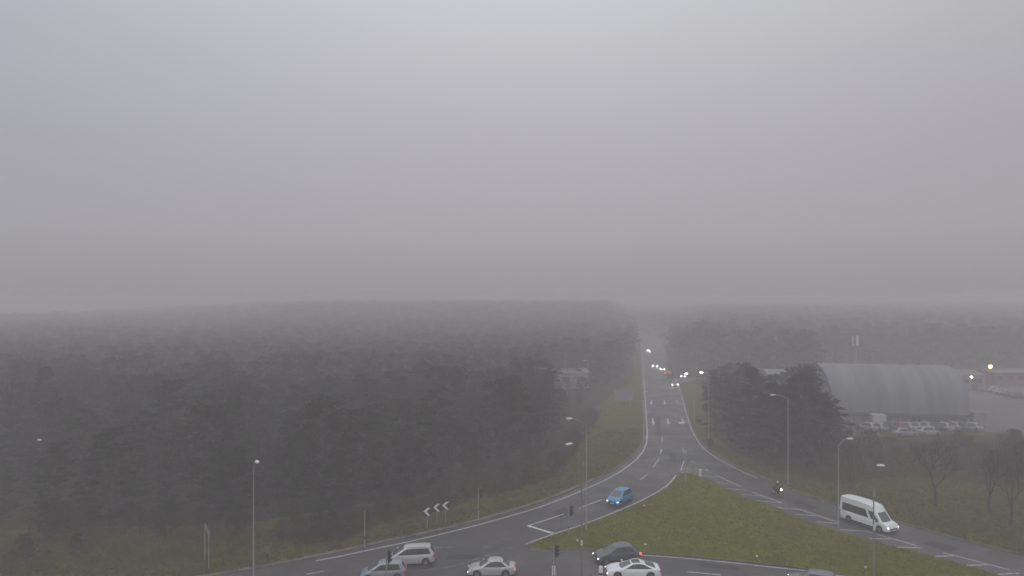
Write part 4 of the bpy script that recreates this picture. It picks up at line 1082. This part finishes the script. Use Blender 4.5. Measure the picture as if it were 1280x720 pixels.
# individual bushes
BUSH = []
cand = scatter([BR, [(0, 676), (330, 676), (340, 655), (230, 652), (0, 658)]], 60, 130)
for i, (x, y) in enumerate(cand[:44]):
    px, py = PX(x, y); k = random.choice([5, 6, 5, 3, 4])
    side_ = 'at the far left' if px < 230 else 'near the tall lone lamp' if px < 430 else 'behind the chevron boards' if px < 600 else 'along the bend'
    put_tree(k, x, y, random.uniform(1.2, 3.8), ('brown leafless scrub bush' if k > 4 else 'dark green scrub bush') + ' at the foot of the wood ' + side_, 'bush', 'scrub along the edge of the left wood', 'bush')
for i, (px, py, h, k, lb) in enumerate(((458, 682, 2.6, 5, 'bare twiggy bush round the traffic light on the left verge'), (30, 700, 2.4, 3, 'round green bush at the lower left corner'), (95, 690, 1.8, 4, 'low green bush right of the round one at the lower left'), (285, 690, 1.6, 5, 'small dark bush left of the tall lamp post'),
                         (352, 688, 1.7, 6, 'small brown bush right of the tall lamp post'), (742, 541, 2.0, 5, 'brown bush on the verge above the bend'), (722, 552, 2.2, 6, 'brown bush beside the wood edge above the bend'), (757, 527, 1.6, 5, 'small brown bush nearest the direction sign'), (888, 560, 1.5, 4, 'low bush at the verge by the slip road mouth'))):
    p = P(px, py); put_tree(k, p.x, p.y, h, lb, 'bush', None, 'bush')

# ================================================================== AIR, LIGHT, CAMERA
hz = MB(); hz.box((0, 640, 12.75), (2990, 1680, 27.5))
m = bpy.data.materials.new('haze'); m.use_nodes = True; nt = m.node_tree
nt.nodes.clear(); out = nt.nodes.new('ShaderNodeOutputMaterial'); pv = nt.nodes.new('ShaderNodeVolumePrincipled')
pv.inputs['Color'].default_value = (0.895, 0.850, 0.865, 1); pv.inputs['Density'].default_value = 0.0035; pv.inputs['Anisotropy'].default_value = 0.0
nt.links.new(pv.outputs['Volume'], out.inputs['Volume'])
hb = hz.build('haze', m); tag(hb, 'pale grey fog filling the whole view', 'fog', kind='stuff')

SUN_EL, SUN_AZ = 38.0, 200.0
w = bpy.data.worlds.new('World'); sc.world = w; w.use_nodes = True; nt = w.node_tree; N = nt.nodes; Lk = nt.links
bg = N['Background']; sky = N.new('ShaderNodeTexSky'); sky.sky_type = 'NISHITA'; sky.sun_disc = False
sky.sun_elevation = R(SUN_EL); sky.sun_rotation = R(SUN_AZ); sky.dust_density = 5
hs = N.new('ShaderNodeHueSaturation'); hs.inputs['Saturation'].default_value = 0.25; Lk.new(sky.outputs['Color'], hs.inputs['Color'])
# overcast cloud deck: brighter towards the zenith, as a fog-covered sky is
geo = N.new('ShaderNodeTexCoord'); sep = N.new('ShaderNodeSeparateXYZ'); Lk.new(geo.outputs['Generated'], sep.inputs['Vector'])
ramp = N.new('ShaderNodeValToRGB'); Lk.new(sep.outputs['Z'], ramp.inputs['Fac'])
els = [(0.0, (3.12, 3.02, 3.26)), (0.035, (3.45, 3.34, 3.60)), (0.084, (3.92, 3.80, 4.08)), (0.197, (4.45, 4.30, 4.70)), (0.304, (5.15, 5.09, 5.46)), (0.40, (5.92, 5.97, 6.32)), (1.0, (11.2, 11.4, 12.0))]
while len(ramp.color_ramp.elements) < len(els): ramp.color_ramp.elements.new(0.5)
for e, (p_, c_) in zip(ramp.color_ramp.elements, els): e.position = p_; e.color = (c_[0] / 12, c_[1] / 12, c_[2] / 12, 1)
nz = N.new('ShaderNodeTexNoise'); nz.inputs['Scale'].default_value = 1.6; nz.inputs['Detail'].default_value = 3; Lk.new(geo.outputs['Generated'], nz.inputs['Vector'])
mr = N.new('ShaderNodeMapRange'); mr.inputs['To Min'].default_value = 11.6; mr.inputs['To Max'].default_value = 12.4; Lk.new(nz.outputs['Fac'], mr.inputs['Value'])
def mth(op, a, b_):
    n_ = N.new('ShaderNodeMath'); n_.operation = op
    for i_, q_ in enumerate((a, b_)):
        if hasattr(q_, 'links'): Lk.new(q_, n_.inputs[i_])
        else: n_.inputs[i_].default_value = q_
    return n_.outputs[0]
# lens vignette put into the sky colour: dimmer towards the upper sides
k_ = mth('MULTIPLY', mth('MULTIPLY', sep.outputs['X'], sep.outputs['X']), sep.outputs['Z'])
kb_ = mth('MULTIPLY', k_, mth('LESS_THAN', sep.outputs['X'], 0.0))
side = mth('MAXIMUM', mth('SUBTRACT', 1.0, mth('MULTIPLY', mth('MULTIPLY', mth('MULTIPLY', sep.outputs['X'], sep.outputs['X']), sep.outputs['Z']), 1.25)), 0.6)
sm = N.new('ShaderNodeVectorMath'); sm.operation = 'SCALE'; Lk.new(ramp.outputs['Color'], sm.inputs[0]); Lk.new(mth('MULTIPLY', mr.outputs['Result'], side), sm.inputs['Scale'])
mx = N.new('ShaderNodeMix'); mx.data_type = 'RGBA'; mx.inputs['Factor'].default_value = 0.975
tint = N.new('ShaderNodeCombineXYZ')
for i_, c_ in enumerate((-0.28, 0.06, 0.40)): Lk.new(mth('ADD', 1.0, mth('MULTIPLY', kb_, c_)), tint.inputs[i_])
tm_ = N.new('ShaderNodeVectorMath'); tm_.operation = 'MULTIPLY'; Lk.new(sm.outputs['Vector'], tm_.inputs[0]); Lk.new(tint.outputs['Vector'], tm_.inputs[1])
Lk.new(hs.outputs['Color'], mx.inputs['A']); Lk.new(tm_.outputs['Vector'], mx.inputs['B']); Lk.new(mx.outputs['Result'], bg.inputs['Color'])
bg.inputs['Strength'].default_value = 0.1

sl = bpy.data.lights.new('sun', 'SUN'); sl.energy = 0.5; sl.angle = R(25); sl.color = (1.0, 0.97, 0.93)
so = bpy.data.objects.new('sun', sl); COL.objects.link(so)
az = R(SUN_AZ); dv = Vector((math.sin(az) * math.cos(R(SUN_EL)), math.cos(az) * math.cos(R(SUN_EL)), math.sin(R(SUN_EL))))
so.rotation_euler = dv.to_track_quat('Z', 'Y').to_euler()

cam = bpy.data.cameras.new('camera'); co = bpy.data.objects.new('camera', cam); COL.objects.link(co)
co.location = (0, 0, CAM_H); co.rotation_euler = (PI / 2, 0, 0)
cam.sensor_width = 36; cam.lens = 36 * F / 1280; cam.shift_y = 12 / 1280; cam.clip_start = 0.5; cam.clip_end = 4000
sc.camera = co

sc.view_settings.view_transform = 'Standard'; sc.view_settings.look = 'None'; sc.view_settings.gamma = 1; sc.view_settings.exposure = 0
cy = sc.cycles
cy.use_denoising = True
try: cy.denoiser = 'OPENIMAGEDENOISE'
except Exception: pass
cy.volume_bounces = 1; cy.max_bounces = 5; cy.diffuse_bounces = 2; cy.glossy_bounces = 2; cy.sample_clamp_indirect = 4
